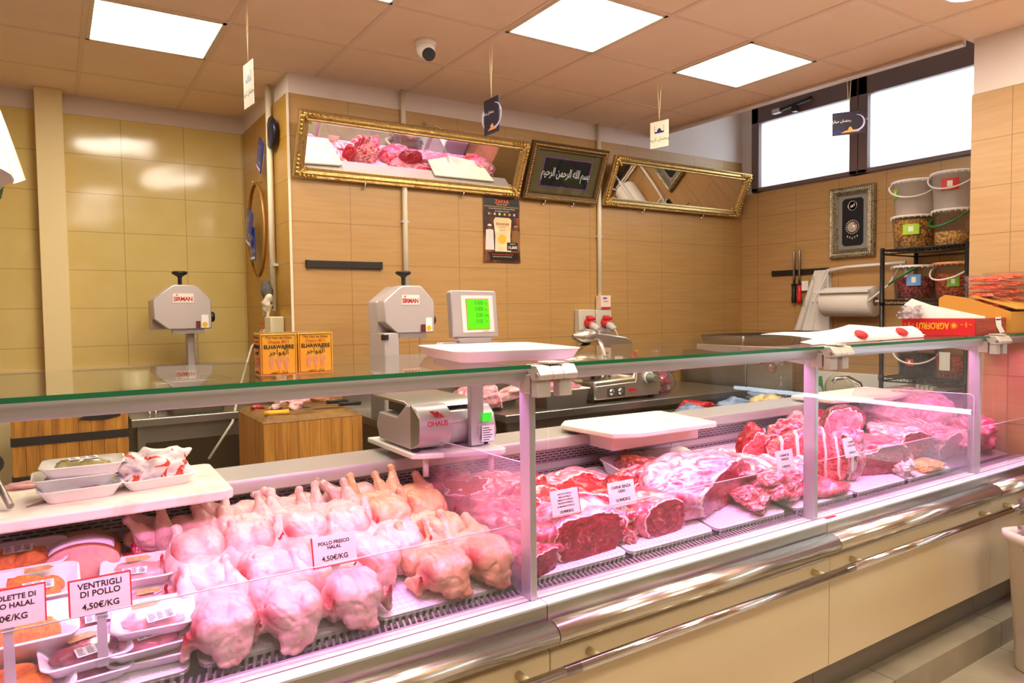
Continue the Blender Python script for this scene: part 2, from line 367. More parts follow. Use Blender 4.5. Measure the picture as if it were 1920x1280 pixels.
# ================================================================ the display case
PT = .115          # platform top
comb = mat('white_drip_mat_plastic', 'f3ecf4', .4)
pink_steel = mat('case_interior_steel', 'cfc8ce', .33, .75)
deck_m = mat('white_marble_sill', 'f4eef2', .25)
dark = mat('painted_grille_shade', '15101a', .8)  # near-black grille floor: shade between the slats put into the colour
def perf_mat():
    m = bpy.data.materials.new('perforated_steel'); m.use_nodes = True; nt = m.node_tree; b = nt.nodes['Principled BSDF']; L = nt.links.new
    tc = nt.nodes.new('ShaderNodeTexCoord'); sp = nt.nodes.new('ShaderNodeSeparateXYZ'); cb = nt.nodes.new('ShaderNodeCombineXYZ'); L(tc.outputs['Object'], sp.inputs[0]); L(sp.outputs[0], cb.inputs[0]); L(sp.outputs[2], cb.inputs[1])
    br = nt.nodes.new('ShaderNodeTexBrick'); br.offset = .5; br.inputs['Scale'].default_value = 1; br.inputs['Brick Width'].default_value = .030; br.inputs['Row Height'].default_value = .0105
    br.inputs['Mortar Size'].default_value = .0034; br.inputs['Mortar Smooth'].default_value = .05; L(cb.outputs[0], br.inputs[0])
    br.inputs['Color1'].default_value = br.inputs['Color2'].default_value = lin('1a1420'); br.inputs['Mortar'].default_value = lin('b9b2ba')
    L(br.outputs[0], b.inputs['Base Color']); b.inputs['Roughness'].default_value = .4; L(br.outputs['Fac'], b.inputs['Metallic'])
    return m
perf = perf_mat()
pinktube = mat('pink_lamp_tube', 'ffe4f4', .4, emit=('ffb4ee', 2.2))
top_g = glass('top_glass', 'f0f8f0', .8, haze=.03, hazecol='e8dcc8')
greenedge = mat('green_glass_edge', '0f7a4c', .15, trans=.3)
def zd(y): return .775+.2*(y-1.58)
JX = [-.95, -.173, 1.077, 2.33, 3.577, 4.20]
CASES = []
for k in range(5):
    x0, x1 = JX[k]+.0015, JX[k+1]-.0015
    lb = ['glass fronted chilled meat case section beyond the left edge', 'chilled meat case section holding the chickens at the left', 'chilled meat case section with veal cuts between the first two posts',
          'chilled meat case section with rib racks right of the second post', 'short chilled meat case section against the right pier'][k]
    t = thing('display_case', lb, 'display case', (x0, 1.5, PT), group='sections of the glass meat counter'); CASES.append(t)
    P = lambda n, m, ms, **kw: ob(n, m, ms, t, True, **kw)
    P('plinth', MB().box(x0, x1, 1.552, 2.35, PT, .26), mat('grey_plinth_steel', '8c8377', .4, .5))
    P('body_panel', MB().prism([(1.488, .257), (1.488, .658), (1.497, .668), (2.35, .668), (2.35, .257)], 'x', x0, x1), cream, bevel=.002)
    m = MB().prism([(1.494, .669), (1.494, .699), (2.30, .699), (2.30, .669)], 'x', x0, x1); P('lip', m, steel_d)
    pr = [(1.492, .681)]+[(1.482-.042*sin(pi*i/14), .713-.032*cos(pi*i/14)) for i in range(15)]+[(1.492, .745)]
    m = MB(); m.prism(pr, 'x', x0, x1)
    for q in range(2, len(m.s)): m.s[q] = True
    P('bumper', m, chrome_b)
    P('front_sill', MB().prism([(1.500, .765), (1.500, .783), (1.508, .787), (1.576, .787), (1.576, .765)], 'x', x0, x1), deck_m); P('sill_face', MB().box(x0, x1, 1.499, 1.52, .70, .7775), steel)
    P('sill_step', MB().box(x0, x1, 1.533, 1.536, .787, .7885), steel_d)
    # air return grille
    m = MB().box(x0, x1, 1.577, 1.58, .70, .79); m.mi = 1; m.box(x0, x1, 1.58, 1.66, .700, .72); m.mi = 0
    n = int((x1-x0)/.0165)
    for i in range(n): a = x0+.0165*i; m.prism([(a, 1.579), (a+.0055, 1.579), (a+.0195, 1.63), (a+.014, 1.63)], 'z', .768, .784)
    P('air_grille', m, [pink_steel, dark])
    P('display_deck', MB().prism([(1.665, .70), (1.665, zd(1.665)-.012), (2.26, zd(2.26)-.012), (2.26, .70)], 'x', x0, x1), pink_steel)
    # rear riser: perforated panel, ledge, upper vent
    m = MB().prism([(2.26, .74), (2.26, .875), (2.275, .93), (2.30, .93), (2.30, .70)], 'x', x0, x1); P('rear_panel', m, perf)
    m = MB().prism([(2.268, .93), (2.268, .955), (2.30, .955), (2.30, .93)], 'x', x0, x1); P('rear_ledge', m, pink_steel)
    m = MB().prism([(2.285, .955), (2.285, 1.02), (2.32, 1.02), (2.32, .955)], 'x', x0, x1); P('upper_vent', m, perf)
    P('worktop', MB().prism([(2.235, 1.014), (2.228, 1.02), (2.228, 1.052), (2.232, 1.06), (2.42, 1.066), (2.42, 1.02)], 'x', x0, x1), mat('satin_worktop_steel', 'c9c2c0', .38, .55), bevel=.001)
    P('rear_body', MB().box(x0, x1, 2.33, 2.40, .25, 1.019), steel_d)
    # glass
    P('front_glass', pane(MB().box(x0+.001, x1-.001, 1.486, 1.494, .746, 1.405), 2), [clear, inner])
    m = MB(); m.box(x0+.0005, x1-.0005, 1.4775, 1.4785, 1.416, 1.426); P('top_glass_edge', m, greenedge)
    P('top_glass', pane(MB().box(x0+.0005, x1-.0005, 1.479, 2.12, 1.417, 1.425), 5), [top_g, inner])
    P('top_rail', MB().prism([(1.505, 1.415), (1.505, 1.392), (1.512, 1.380), (1.535, 1.378), (1.545, 1.385), (1.545, 1.415)], 'x', x0, x1-.02), alu, bevel=.001)
    P('lamp_tube', MB().tube([(x0+.06, 1.565, 1.393), (x1-.08, 1.565, 1.393)], .010, 10), pinktube)
    # post at the right end and its arm
    if k < 4:
        px1 = x1-.008; px0 = px1-.020
        P('post', MB().box(px0, px1, 1.530, 1.578, .788, 1.412), alu, bevel=.002)
        P('arm', MB().prism([(1.578, 1.412), (1.578, 1.355), (1.62, 1.36), (2.09, 1.392), (2.09, 1.412)], 'x', px0, px1), alu, bevel=.001)
        P('glass_pad', MB().cyl(.009, 1.398, 1.417, (px0-.03, 1.515, 0)), black_pl)
    # hand rail
    zr = .628
    P('handrail', MB().tube([(x0+.0, 1.43, zr), (x1+.055, 1.43, zr)] if k < 4 else [(x0+.055, 1.43, zr), (x1, 1.43, zr)], .0145, 16), chrome)
    for bx in (x0+.13, x1-.10): P('handrail_bracket', MB().tube([(bx, 1.43, zr), (bx, 1.49, zr-.002)], [.009, .012], 12), cream)
    # lamps light
    ld = bpy.data.lights.new('case_lamp_light', 'AREA'); ld.shape = 'RECTANGLE'; ld.size = x1-x0-.1; ld.size_y = .03; ld.energy = CASE_W*(x1-x0); ld.color = (1.0, .31, .90); ld.spread = R_(125)
    lo = bpy.data.objects.new('case_lamp_light', ld); COL.objects.link(lo); lo.location = ((x0+x1)/2, 1.575, 1.372); lo.rotation_euler = (R_(14), 0, 0)
    lo.parent = t; lo.matrix_parent_inverse = WM[t.as_pointer()].inverted()
# glass hinges: a part of the case section on their left
hm = mat('hinge_metal', 'd8cfc6', .3, .5)
for k in (2, 3, 4):
    x = JX[k]; t = CASES[k-1]
    prf = [(1.452, 1.424), (1.442, 1.410), (1.436, 1.402), (1.437, 1.394), (1.443, 1.388), (1.475, 1.386), (1.50, 1.418), (1.50, 1.4265)]
    h = ob('glass_hinge', MB().prism(prf, 'x', x-.06, x-.018), hm, t, True, bevel=.002); P = lambda n, m, ms, **kw: ob(n, m, ms, h, False, **kw)
    P('knuckle', MB().prism(prf, 'x', x-.0175, x+.016), hm, bevel=.002); P('knuckle', MB().prism(prf, 'x', x+.0165, x+.062), hm, bevel=.002)
    P('clamp', MB().box(x-.024, x+.026, 1.447, 1.50, 1.427, 1.433), hm, bevel=.002)
    P('pin', MB().cyl(.006, -.0625, -.059, (x, 1.448, 1.401), 'x', 14), chrome)
    P('jaw', MB().box(x-.056, x-.012, 1.455, 1.483, 1.342, 1.388), grey_pl, bevel=.003); P('jaw', MB().box(x+.014, x+.056, 1.455, 1.483, 1.342, 1.388), grey_pl, bevel=.003)
    P('jaw_back', MB().box(x-.058, x-.046, 1.486, 1.53, 1.35, 1.40), hm, bevel=.002)
t = thing('wall_chiller', 'open upright chiller with cool white tubes on the customer side of the pier', 'chiller', (4.03, .45, 0)); P = lambda n, m, ms, **kw: ob(n, m, ms, t, True, **kw)
wc = mat('chiller_white_enamel', 'e8e8ea', .4)
P('back_panel', MB().box(4.16, 4.20, -.45, 1.30, .05, 1.95), wc); P('base', MB().box(3.92, 4.16, -.45, 1.30, .0, .30), wc, bevel=.006); P('canopy', MB().box(3.92, 4.16, -.45, 1.30, 1.85, 1.95), wc, bevel=.006)
for y in (-.45, 1.27): P('side_panel', MB().box(3.92, 4.16, y, y+.03, .30, 1.85), wc)
for z in (.66, 1.03, 1.42): P('shelf', MB().box(3.96, 4.16, -.42, 1.27, z, z+.02), wc)
P('tube_lamp', MB().tube([(3.985, -.30, 1.008), (3.985, 1.22, 1.008)], .013, 12), mat('cool_tube', 'ffffff', .4, emit=('dceeff', 11)))
for y in (-.34, 1.22): P('tube_cap', MB().tube([(3.985, y, 1.008), (3.985, y+.04, 1.008)], .014, 12), grey_pl)
# ================================================================ meat materials and generators
def rampmat(name, stops, scale, stretch=(1, 1, 1), dist=1.2, rough=.3, coat=.35, bump=.35, bscale=60, sss=.08, tip=None, detail=5):
    m = bpy.data.materials.new(name); m.use_nodes = True; nt = m.node_tree; b = nt.nodes['Principled BSDF']; L = nt.links.new
    tc = nt.nodes.new('ShaderNodeTexCoord'); mp = nt.nodes.new('ShaderNodeMapping'); mp.inputs['Scale'].default_value = stretch
    oi = nt.nodes.new('ShaderNodeObjectInfo'); vm = nt.nodes.new('ShaderNodeVectorMath'); vm.operation = 'ADD'
    sc = nt.nodes.new('ShaderNodeMath'); sc.operation = 'MULTIPLY'; sc.inputs[1].default_value = 9; L(oi.outputs['Random'], sc.inputs[0])
    L(tc.outputs['Object'], vm.inputs[0]); L(sc.outputs[0], vm.inputs[1]); L(vm.outputs[0], mp.inputs[0])
    n = nt.nodes.new('ShaderNodeTexNoise'); n.inputs['Scale'].default_value = scale; n.inputs['Detail'].default_value = detail; n.inputs['Distortion'].default_value = dist
    L(mp.outputs[0], n.inputs['Vector']); cr = nt.nodes.new('ShaderNodeValToRGB'); e = cr.color_ramp.elements
    e[0].position, e[0].color = stops[0][0], lin(stops[0][1]); e[1].position, e[1].color = stops[-1][0], lin(stops[-1][1])
    for p, c in stops[1:-1]: q = e.new(p); q.color = lin(c)
    L(n.outputs[0], cr.inputs[0]); out = cr.outputs[0]
    if tip:
        at = nt.nodes.new('ShaderNodeAttribute'); at.attribute_name = 'tip'; mx = nt.nodes.new('ShaderNodeMix'); mx.data_type = 'RGBA'
        L(at.outputs['Fac'], mx.inputs[0]); L(out, mx.inputs[6]); mx.inputs[7].default_value = lin(tip); out = mx.outputs[2]
    L(out, b.inputs['Base Color']); b.inputs['Roughness'].default_value = rough; b.inputs['Coat Weight'].default_value = coat; b.inputs['Coat Roughness'].default_value = .15
    b.inputs['Subsurface Weight'].default_value = sss; b.inputs['Subsurface Scale'].default_value = .006
    n2 = nt.nodes.new('ShaderNodeTexNoise'); n2.inputs['Scale'].default_value = bscale; n2.inputs['Detail'].default_value = 4; L(mp.outputs[0], n2.inputs['Vector'])
    bp = nt.nodes.new('ShaderNodeBump'); bp.inputs['Strength'].default_value = bump; bp.inputs['Distance'].default_value = .004; L(n2.outputs[0], bp.inputs['Height']); L(bp.outputs[0], b.inputs['Normal'])
    return m
skin = rampmat('chicken_skin', [(.3, 'd8a89e'), (.5, 'e2bab0'), (.7, 'eccabe')], 14, rough=.42, coat=.15, bump=.25, bscale=160, sss=.15, tip='b8323a')
skin_y = rampmat('yellowish_chicken_skin', [(.3, 'd09468'), (.5, 'dcac84'), (.7, 'e6c2a4')], 12, rough=.42, coat=.15, bump=.25, bscale=160, sss=.15, tip='b8323a')
muscle = rampmat('dark_red_muscle', [(.22, '4c0a14'), (.40, '7e1424'), (.52, '9c2434'), (.62, 'b43848'), (.70, 'dc8c8c'), (.76, '8c1a28')], 17, (1, 1, 1.6), 2.6, rough=.3, coat=.35)
red = rampmat('red_muscle', [(.28, '7e0612'), (.45, 'a40c1c'), (.6, 'c22034'), (.72, 'e08088')], 18, (1, 1.4, 2), 2.0, rough=.32, coat=.3)
veal = rampmat('pink_veal', [(.28, 'b02c3c'), (.45, 'c64856'), (.6, 'd8747c'), (.72, 'ecb4b0')], 12, (1, 1.5, 1), 1.8, rough=.3, coat=.35)
memb = rampmat('pale_membrane', [(.3, 'b8404f'), (.43, 'cc7484'), (.56, 'dca0ac'), (.7, 'ecc8c8')], 11, (1, 1.6, 1.2), 2.4, rough=.28, coat=.45)
streaky = rampmat('streaky_meat_and_fat', [(.3, '980c1e'), (.43, 'c02a3a'), (.5, 'e0808a'), (.57, 'f0c4c0'), (.64, 'c84450'), (.75, 'a01424')], 13, (.7, 2.2, 2), 2.6, rough=.3, coat=.4, bump=.5)
fat = rampmat('fat_and_bone', [(.3, 'e8b8b0'), (.5, 'f4dcd2'), (.7, 'faeee6')], 22, rough=.35, coat=.3)
bone = rampmat('bone', [(.3, 'e6c8b8'), (.7, 'f6eadc')], 30, rough=.4)
liver = rampmat('dark_liver', [(.3, '3a1214'), (.7, '6a2422')], 12, rough=.15, coat=.7)
breaded = rampmat('orange_breadcrumbs', [(.3, 'd8721a'), (.5, 'ee9030'), (.7, 'f6b050')], 60, rough=.8, coat=0, bump=1.0, bscale=150)
def ico(sub):
    bm = bmesh.new(); bmesh.ops.create_icosphere(bm, subdivisions=sub, radius=1)
    v = [x.co.copy() for x in bm.verts]; f = [tuple(q.index for q in p.verts) for p in bm.faces]; bm.free(); return v, f
ICO = {k: ico(k) for k in (3, 4, 5)}
def chunk(seed, dims, ms, cuts=(), lump=.2, fold=.06, sub=5, sq=.85, name='meat', freq=1.3, rim=True, foldf=2.2, floor=.62):
    """an irregular cut of meat: dims full size, cuts = [(normal, distance 0..1)] flat knife faces take material 1, their rim material 2"""
    V, F = ICO[sub]; d = Vector(dims)/2; off = Vector((seed*7.13, seed*3.7, seed*1.9)); vs = []; mark = []
    for p in V:
        q = Vector([math.copysign(abs(c)**sq, c) for c in p])
        n1 = noise.fractal(p*freq+off, 1, 2, 3); rg = (1-abs(noise.noise(p*foldf+off*1.7)))**4
        n2 = noise.noise(p*6+off)
        q = q*(1+lump*n1-fold*rg+.02*n2); k = 0
        q = Vector((q.x*d.x, q.y*d.y, q.z*d.z))
        for ci, (n, c) in enumerate(cuts):
            n = Vector(n).normalized(); lim = c*(abs(n.x)*d.x+abs(n.y)*d.y+abs(n.z)*d.z); t = q.dot(n)
            if t > lim: q -= n*(t-lim-.05*(t-lim)-.0025*noise.noise(p*9+off)); k = 1
        fl = -d.z*floor
        if q.z < fl: q.z = fl+(q.z-fl)*.08
        vs.append(q); mark.append(k)
    z0 = min(q.z for q in vs)
    me = bpy.data.meshes.new(name); me.from_pydata([(q.x, q.y, q.z-z0) for q in vs], [], F)
    for m in ms: me.materials.append(m)
    mi = []
    for f in F:
        k = sum(mark[i] for i in f); mi.append(1 if k == 3 else (2 if k and rim and len(ms) > 2 else 0))
    me.polygons.foreach_set('material_index', mi); me.polygons.foreach_set('use_smooth', [True]*len(F)); me.update()
    return me
def sheet(seed, L, Wd, T, ms, wave=.02, ribs=0, bend=0., name='meat', nu=60, nv=20, taper=.25, ribamp=.35):
    """a thin folded slab running along x; ribs>0 gives alternating bone ridges (material 1)"""
    off = Vector((seed*5.1, seed*2.3, 0)); mb = MB(); rings = []; 
    for i in range(nu+1):
        u = i/nu; e = (1-(2*u-1)**2*.999)**.35; x = (u-.5)*L
        zc = wave*noise.noise(Vector((u*3, 0, 0))+off)*2+bend*(1-(2*u-1)**2)
        w_ = Wd*e*(1-taper*abs(noise.noise(Vector((u*2.5, 5, 0))+off))*1.6); yo = Wd*.2*noise.noise(Vector((u*2, 9, 0))+off)
        rb = (cos(2*pi*ribs*u)*ribamp if ribs else 0); r = []
        for j in range(nv):
            a = 2*pi*j/nv; c, s = cos(a), sin(a)
            y = math.copysign(abs(c)**.6, c)*w_/2; z = math.copysign(abs(s)**.7, s)*T/2*e*(1+rb+.5*noise.noise(Vector((u*8, a*1.3, 3))+off))
            z += wave*noise.noise(Vector((u*4, y*18, 1))+off)*1.2
            r.append((x+.008*noise.noise(Vector((y*40, u*3, 0))), y+yo, z+zc))
        rings.append(r)
    mb.loft(rings)
    z0 = min(v[2] for v in mb.v); mb.v = [(v[0], v[1], v[2]-z0) for v in mb.v]
    if ribs:
        for i in range(nu):
            if cos(2*pi*ribs*(i+.5)/nu) > .62:
                for j in range(nv): mb.m[i*nv+j] = 1
    return mb.mesh(name, ms)

# ---------------------------------------------------------------- whole chickens
def chicken_mesh(v):
    rnd = random.Random(v); mb = MB(); tips = []
    def ell(c, r, rx=0, rz=0):
        mb.X = Matrix.Translation(c) @ Matrix.Rotation(rz, 4, 'Z') @ Matrix.Rotation(rx, 4, 'X'); mb.ball((0, 0, 0), r, 20, 14); mb.X = Matrix.Identity(4)
    def limb(p0, p1, r0, r1, k=7):
        for i in range(k+1):
            t = i/k; ell([p0[a]+(p1[a]-p0[a])*t for a in range(3)], (r0+(r1-r0)*t,)*3)
    w_ = 1+rnd.uniform(-.05, .05)
    ell((0, -.035, .062), (.070*w_, .086, .058)); ell((0, .035, .054), (.062, .085, .05)); ell((-.026, -.045, .08), (.045, .068, .044)); ell((.026, -.045, .08), (.045, .068, .044))
    for s in (-1, 1):
        up_ = rnd.uniform(-.012, .02); sp = rnd.uniform(-.008, .01)
        ell((s*.050, .055, .055), (.034, .052, .038), .3, -s*.15)
        k = (s*(.046+sp), .128, .108+up_)
        limb((s*.055, .070, .068), k, .032, .0125); ell((k[0], k[1]+.008, k[2]+.006), (.0155, .014, .0155))
        e = (s*.084, -.005, .034); h = (s*(.088+rnd.uniform(0, .006)), -.062+rnd.uniform(-.01, .012), .030); tp = (s*(.086+rnd.uniform(-.004, .006)), -.072+rnd.uniform(-.02, .02), .088+rnd.uniform(-.012, .012))
        limb((s*.064, -.050, .055), e, .021, .016); limb(e, h, .015, .012); limb(h, tp, .0115, .0050, 9); tips.append((tp, .050))
    ell((0, -.100, .040), (.046, .026, .030)); ell((rnd.uniform(-.02, .02), -.116, .020), (.030, .016, .013)); ell((.022, -.112, .030), (.014, .014, .012)); ell((0, .112, .040), (.030, .030, .026))
    me = evalmesh(mb, [('REMESH', dict(mode='VOXEL', voxel_size=.0038)), ('SMOOTH', dict(factor=.6, iterations=6))])
    off = Vector((v*3.1, v*1.7, 0)); col = []
    for x in me.vertices:
        c = x.co; a = 0
        for tp, rr in tips: a = max(a, 1-((c-Vector(tp)).length/rr))
        dn = (c-Vector((.004, -.138, .024))).length; a = max(a, .35*(1-dn/.03))
        x.co += x.normal*(.0042*noise.noise(c*30+off)+.0016*noise.noise(c*95+off)-.0035*(1-abs(noise.noise(Vector((c.x*26, c.y*14, c.z*26))+off)))**8)
        # the cavity at the neck end
        if dn < .012: x.co.y += .010*(1-dn/.012)
        col.append(max(0, min(1, a*1.45)))
    at = me.attributes.new('tip', 'FLOAT', 'POINT'); at.data.foreach_set('value', col)
    for p in me.polygons: p.use_smooth = True
    me.materials.append(skin); me.name = 'whole_chicken'
    return me
CH = [chicken_mesh(k) for k in range(4)]
CHY = []
for k in (1, 2):
    q = CH[k].copy(); q.materials.clear(); q.materials.append(skin_y); CHY.append(q)
slope = math.atan(.2)
chk = [(.306, 1.725, 2, 'front row whole chicken leftmost, beside the stacked foam trays'), (.455, 1.712, -3, 'front row whole chicken second from the left, neck hole facing out'),
       (.597, 1.722, 2, 'whole chicken right under the fresh chicken price sign'), (.868, 1.742, 6, 'front row whole chicken alone on the mat, wing tip raised'), (1.000, 1.742, 4, 'front row whole chicken with orange tinted skin by the acrylic divider'),
       (.700, 1.855, 8, 'whole chicken set back right of the price sign, neck over the bare mat'), (.812, 1.900, -4, 'whole chicken behind the front gap, left wing tip raised'),
       (.295, 1.905, -4, 'second row whole chicken at the left end'), (.430, 1.895, 5, 'second row whole chicken behind the first two of the front'), (.560, 1.900, -2, 'second row whole chicken just left of the price sign'),
       (.945, 1.915, 5, 'second row whole chicken next to the acrylic divider'),
       (.300, 2.045, 3, 'third row whole chicken at the left end, near the bones'), (.435, 2.040, -6, 'third row whole chicken, legs raised, second from the left'), (.575, 2.045, 4, 'third row whole chicken in the middle of the pile'),
       (.705, 2.030, -4, 'third row whole chicken behind the price sign'), (.830, 2.050, 6, 'third row pale chicken under the scale'), (.960, 2.060, -3, 'third row chicken against the divider'),
       (.250, 2.150, 80, 'back row whole chicken in shade at the left corner'), (.430, 2.185, 84, 'back row whole chicken under the worktop edge, left'), (.600, 2.185, 96, 'back row whole chicken with purple shaded breast'), (.790, 2.190, 86, 'back row whole chicken right of the middle')]
for i, (x, y, a, lb) in enumerate(chk):
    yl = i in (3, 4, 15, 16, 10)
    me = CHY[i % 2] if yl else CH[(i*3) % 4]
    o = bpy.data.objects.new('whole_chicken', me); COL.objects.link(o); tag(o, lb, 'chicken', 'plucked whole chickens in the case')
    o.location = (x, y, zd(y)+.004+(.012 if y > 2.0 else 0)); o.rotation_euler = (slope, R_((i*37 % 11)-5), R_(a)); o.scale = (1.0, 1.0, (1.02 if i != 3 else .95)) if y < 2.1 else (.9, .86, .80)
# ---------------------------------------------------------------- drip mats
mi_ = 0
for k, (x0, x1) in enumerate([(-.16, .228), (.246, .652), (.662, 1.05), (1.10, 1.50), (1.51, 1.90), (1.915, 2.30), (2.35, 2.75), (2.76, 3.15), (3.16, 3.55)]):
    wd = x1-x0; y0, y1 = 1.640, 2.255; m = MB(); yc = (y0+y1)/2; n = int(wd/.0185); q = int((y1-y0)/.020)
    m.loft([rrect(wd, y1-y0, .025, 0), rrect(wd, y1-y0, .025, .010)], sm=False)
    for i in range(1, n): m.box(-wd/2+wd*i/n-.0015, -wd/2+wd*i/n+.0015, -(y1-y0)/2+.012, (y1-y0)/2-.004, .0095, .0115)
    for i in range(1, q): m.box(-wd/2+.010, wd/2-.010, -(y1-y0)/2+(y1-y0)*i/q-.0015, -(y1-y0)/2+(y1-y0)*i/q+.0015, .0095, .0113)
    for i in range(1, n): m.box(-wd/2+wd*i/n-.0042, -wd/2+wd*i/n+.0042, -(y1-y0)/2-.001, -(y1-y0)/2+.004, -.020, .004)
    m.box(-wd/2+.02, wd/2-.02, -(y1-y0)/2-.001, -(y1-y0)/2+.003, -.024, -.019)
    lbl = ['under the foam trays at the left', 'under the left chickens', 'partly bare beside the chickens', 'under the veal round cut by the first post', 'under the boneless beef sign', 'under the large pale leg cut', 'under the rib rack past the second post', 'under the dark shank cut', 'under the yellow fat piece'][k]
    single('drip_mat', m, comb, 'white ribbed plastic mat '+lbl, 'drip mat', ((x0+x1)/2, yc, zd(yc)-.0035), group='white ribbed mats in the meat case', rot=(slope, 0, 0))

# ---------------------------------------------------------------- foam trays
brownlab = mat('brown_sticker', 'b08a50', .5, var=('d2b07c', 40, .4, .6)); lab_m = mat('printed_label', 'f2f0f6', .6)
lab_ink = mat('label_print', '54506a', .7)
def label_on(t, x, y, z, w_, h, rz, rx=0, brown=False):
    M = Matrix.Translation((x, y, z)) @ Matrix.Rotation(rz, 4, 'Z') @ Matrix.Rotation(rx, 4, 'X')
    m = MB(); m.X = M
    if brown: m.prism([(-w_/2, -h/2), (w_*.35, -h/2), (w_*.55, 0), (w_*.35, h/2), (-w_/2, h/2)], 'z', 0, .0008); ob('brown_sticker', m, brownlab, t); return
    m.box(-w_/2, w_/2, -h/2, h/2, 0, .0008); o = ob('price_label', m, lab_m, t)
    q = MB(); q.X = M; r = random.Random(int(x*9999+y*77))
    for i in range(5):
        yy = h*.36-i*h*.17
        for j in range(3):
            a = -w_*.44+j*w_*.31; q.box(a, a+w_*.31*r.uniform(.5, .85), yy-h*.035, yy+h*.035, .0008, .0011)
    for j in range(9): q.box(w_*.28+j*w_*.018, w_*.286+j*w_*.018, -h*.4, h*.1, .0008, .0011)
    ob('print', q, lab_ink, o)
def foam_tray(name, loc, w_, d, h, fill, label, rz=0, rx=0, cat='food tray', filmed=True, lab=None, brown=None, seed=1, heap=.8, group=None, mt=None, rims=.0, ry=0, lumps=5):
    t = thing(name, label, cat, loc, rot=(rx, ry, rz), group=group); r = min(w_, d)*.17
    wb, db = w_*.74, d*.70
    rings = [rrect(wb, db, r*.7, 0), rrect(wb+.006, db+.006, r*.7, .002), rrect(w_*.96, d*.95, r, h*.93), rrect(w_, d, r, h*.95), rrect(w_, d, r, h), rrect(w_*.93, d*.91, r*.9, h), rrect(wb-.004, db-.004, r*.6, .005)]
    ob('tray', MB().loft(rings), mt or foam, t)
    if fill:
        rr = random.Random(seed); n = lumps
        for i in range(n):
            lx, ly = wb*.60*rr.uniform(.8, 1.1), db*.5*rr.uniform(.8, 1.1); a = 2*pi*i/n+rr.random()
            cx, cy = cos(a)*wb*.22*(n > 1), sin(a)*db*.2*(n > 1)
            me = chunk(seed*10+i, (lx, ly, h*heap*1.1), [fill], sub=3, lump=.3)
            o = ob('portion', me, None, t); o.location = (cx, cy, .005+(i % 2)*h*.12); o.rotation_euler = (0, 0, rr.uniform(-.6, .6))
    if filmed:
        f = MB().grid(lambda u, v: ((u-.5)*w_*.96, (v-.5)*d*.95, h*(1.01+.12*heap*sin(pi*u)*sin(pi*v))), 8, 8); ob('film', f, film, t)
    zt = h*(1.06+.1*heap)
    if lab: label_on(t, lab[0]*w_, lab[1]*d, zt, lab[2], lab[3], lab[4])
    if brown: label_on(t, brown[0]*w_, brown[1]*d, zt, .055, .022, brown[2], brown=True)
    return t
giz = rampmat('gizzard_meat', [(.3, '9a3a44'), (.5, 'c46a70'), (.7, 'dc9a98')], 16, rough=.3)
giz_d = rampmat('dark_gizzard_meat', [(.3, '6e2428'), (.5, '98444a'), (.7, 'b86c6c')], 16, rough=.3)
pale = rampmat('pale_chicken_cuts', [(.3, 'd88c92'), (.5, 'e8aeb0'), (.7, 'f2cccA'.lower())], 16, rough=.3)
D = lambda y: zd(y)+.010
GS = 'foam trays of packed poultry in the case'
def tr(x, y, z, lb, fill, rz=0, rx=None, **k): return foam_tray('foam_tray', (x, y, z), k.pop('w', .168), k.pop('d', .128), k.pop('h', .030), fill, lb, rz=R_(rz), rx=slope if rx is None else rx, group=GS, **k)
# front right stack
tr(.158, 1.725, D(1.72)+.000, 'lowest foam tray of the front stack beside the first chicken', pale, -4, w=.172, seed=2)
tr(.152, 1.722, D(1.72)+.026, 'middle foam tray of the front stack beside the first chicken', giz, 3, seed=3, lab=(0, -.1, .05, .03, .1))
tr(.168, 1.742, D(1.74)+.056, 'top foam tray of the front stack, white price label and brown sticker', pale, -6, seed=4, lab=(.08, -.18, .056, .034, R_(10)), brown=(-.1, .25, .1), heap=.6)
# gizzard stack
tr(.036, 1.715, D(1.715), 'lower foam tray under the gizzards at the case front', giz_d, 4, w=.165, seed=5)
tr(.034, 1.722, D(1.72)+.030, 'open looking foam tray of dark gizzards with a price label, behind the front glass', giz_d, 5, seed=6, lab=(.04, -.22, .055, .032, R_(6)), brown=(-.02, .2, .15), lumps=7)
tr(.030, 1.870, D(1.87)+.004, 'foam tray of gizzards behind the gizzard price sign', giz, 0, seed=7, lab=(.2, -.15, .05, .03, 0))
tr(.025, 2.005, D(2.0), 'foam tray half hidden between the ham and the sign', giz_d, 2, seed=8, brown=(.1, 0, .2), lab=(.15, -.25, .05, .03, 0))
# back stacks
tr(.175, 1.895, D(1.89)+.012, 'lower rear foam tray of chicken wings with brown sticker', pale, -4, seed=9, brown=(.0, .1, .05))
tr(.160, 1.985, D(1.98)+.040, 'upper rear foam tray with brown sticker and price label below the bones', pale, -5, seed=10, brown=(.0, .25, 0), lab=(-.05, -.2, .055, .03, -.1))
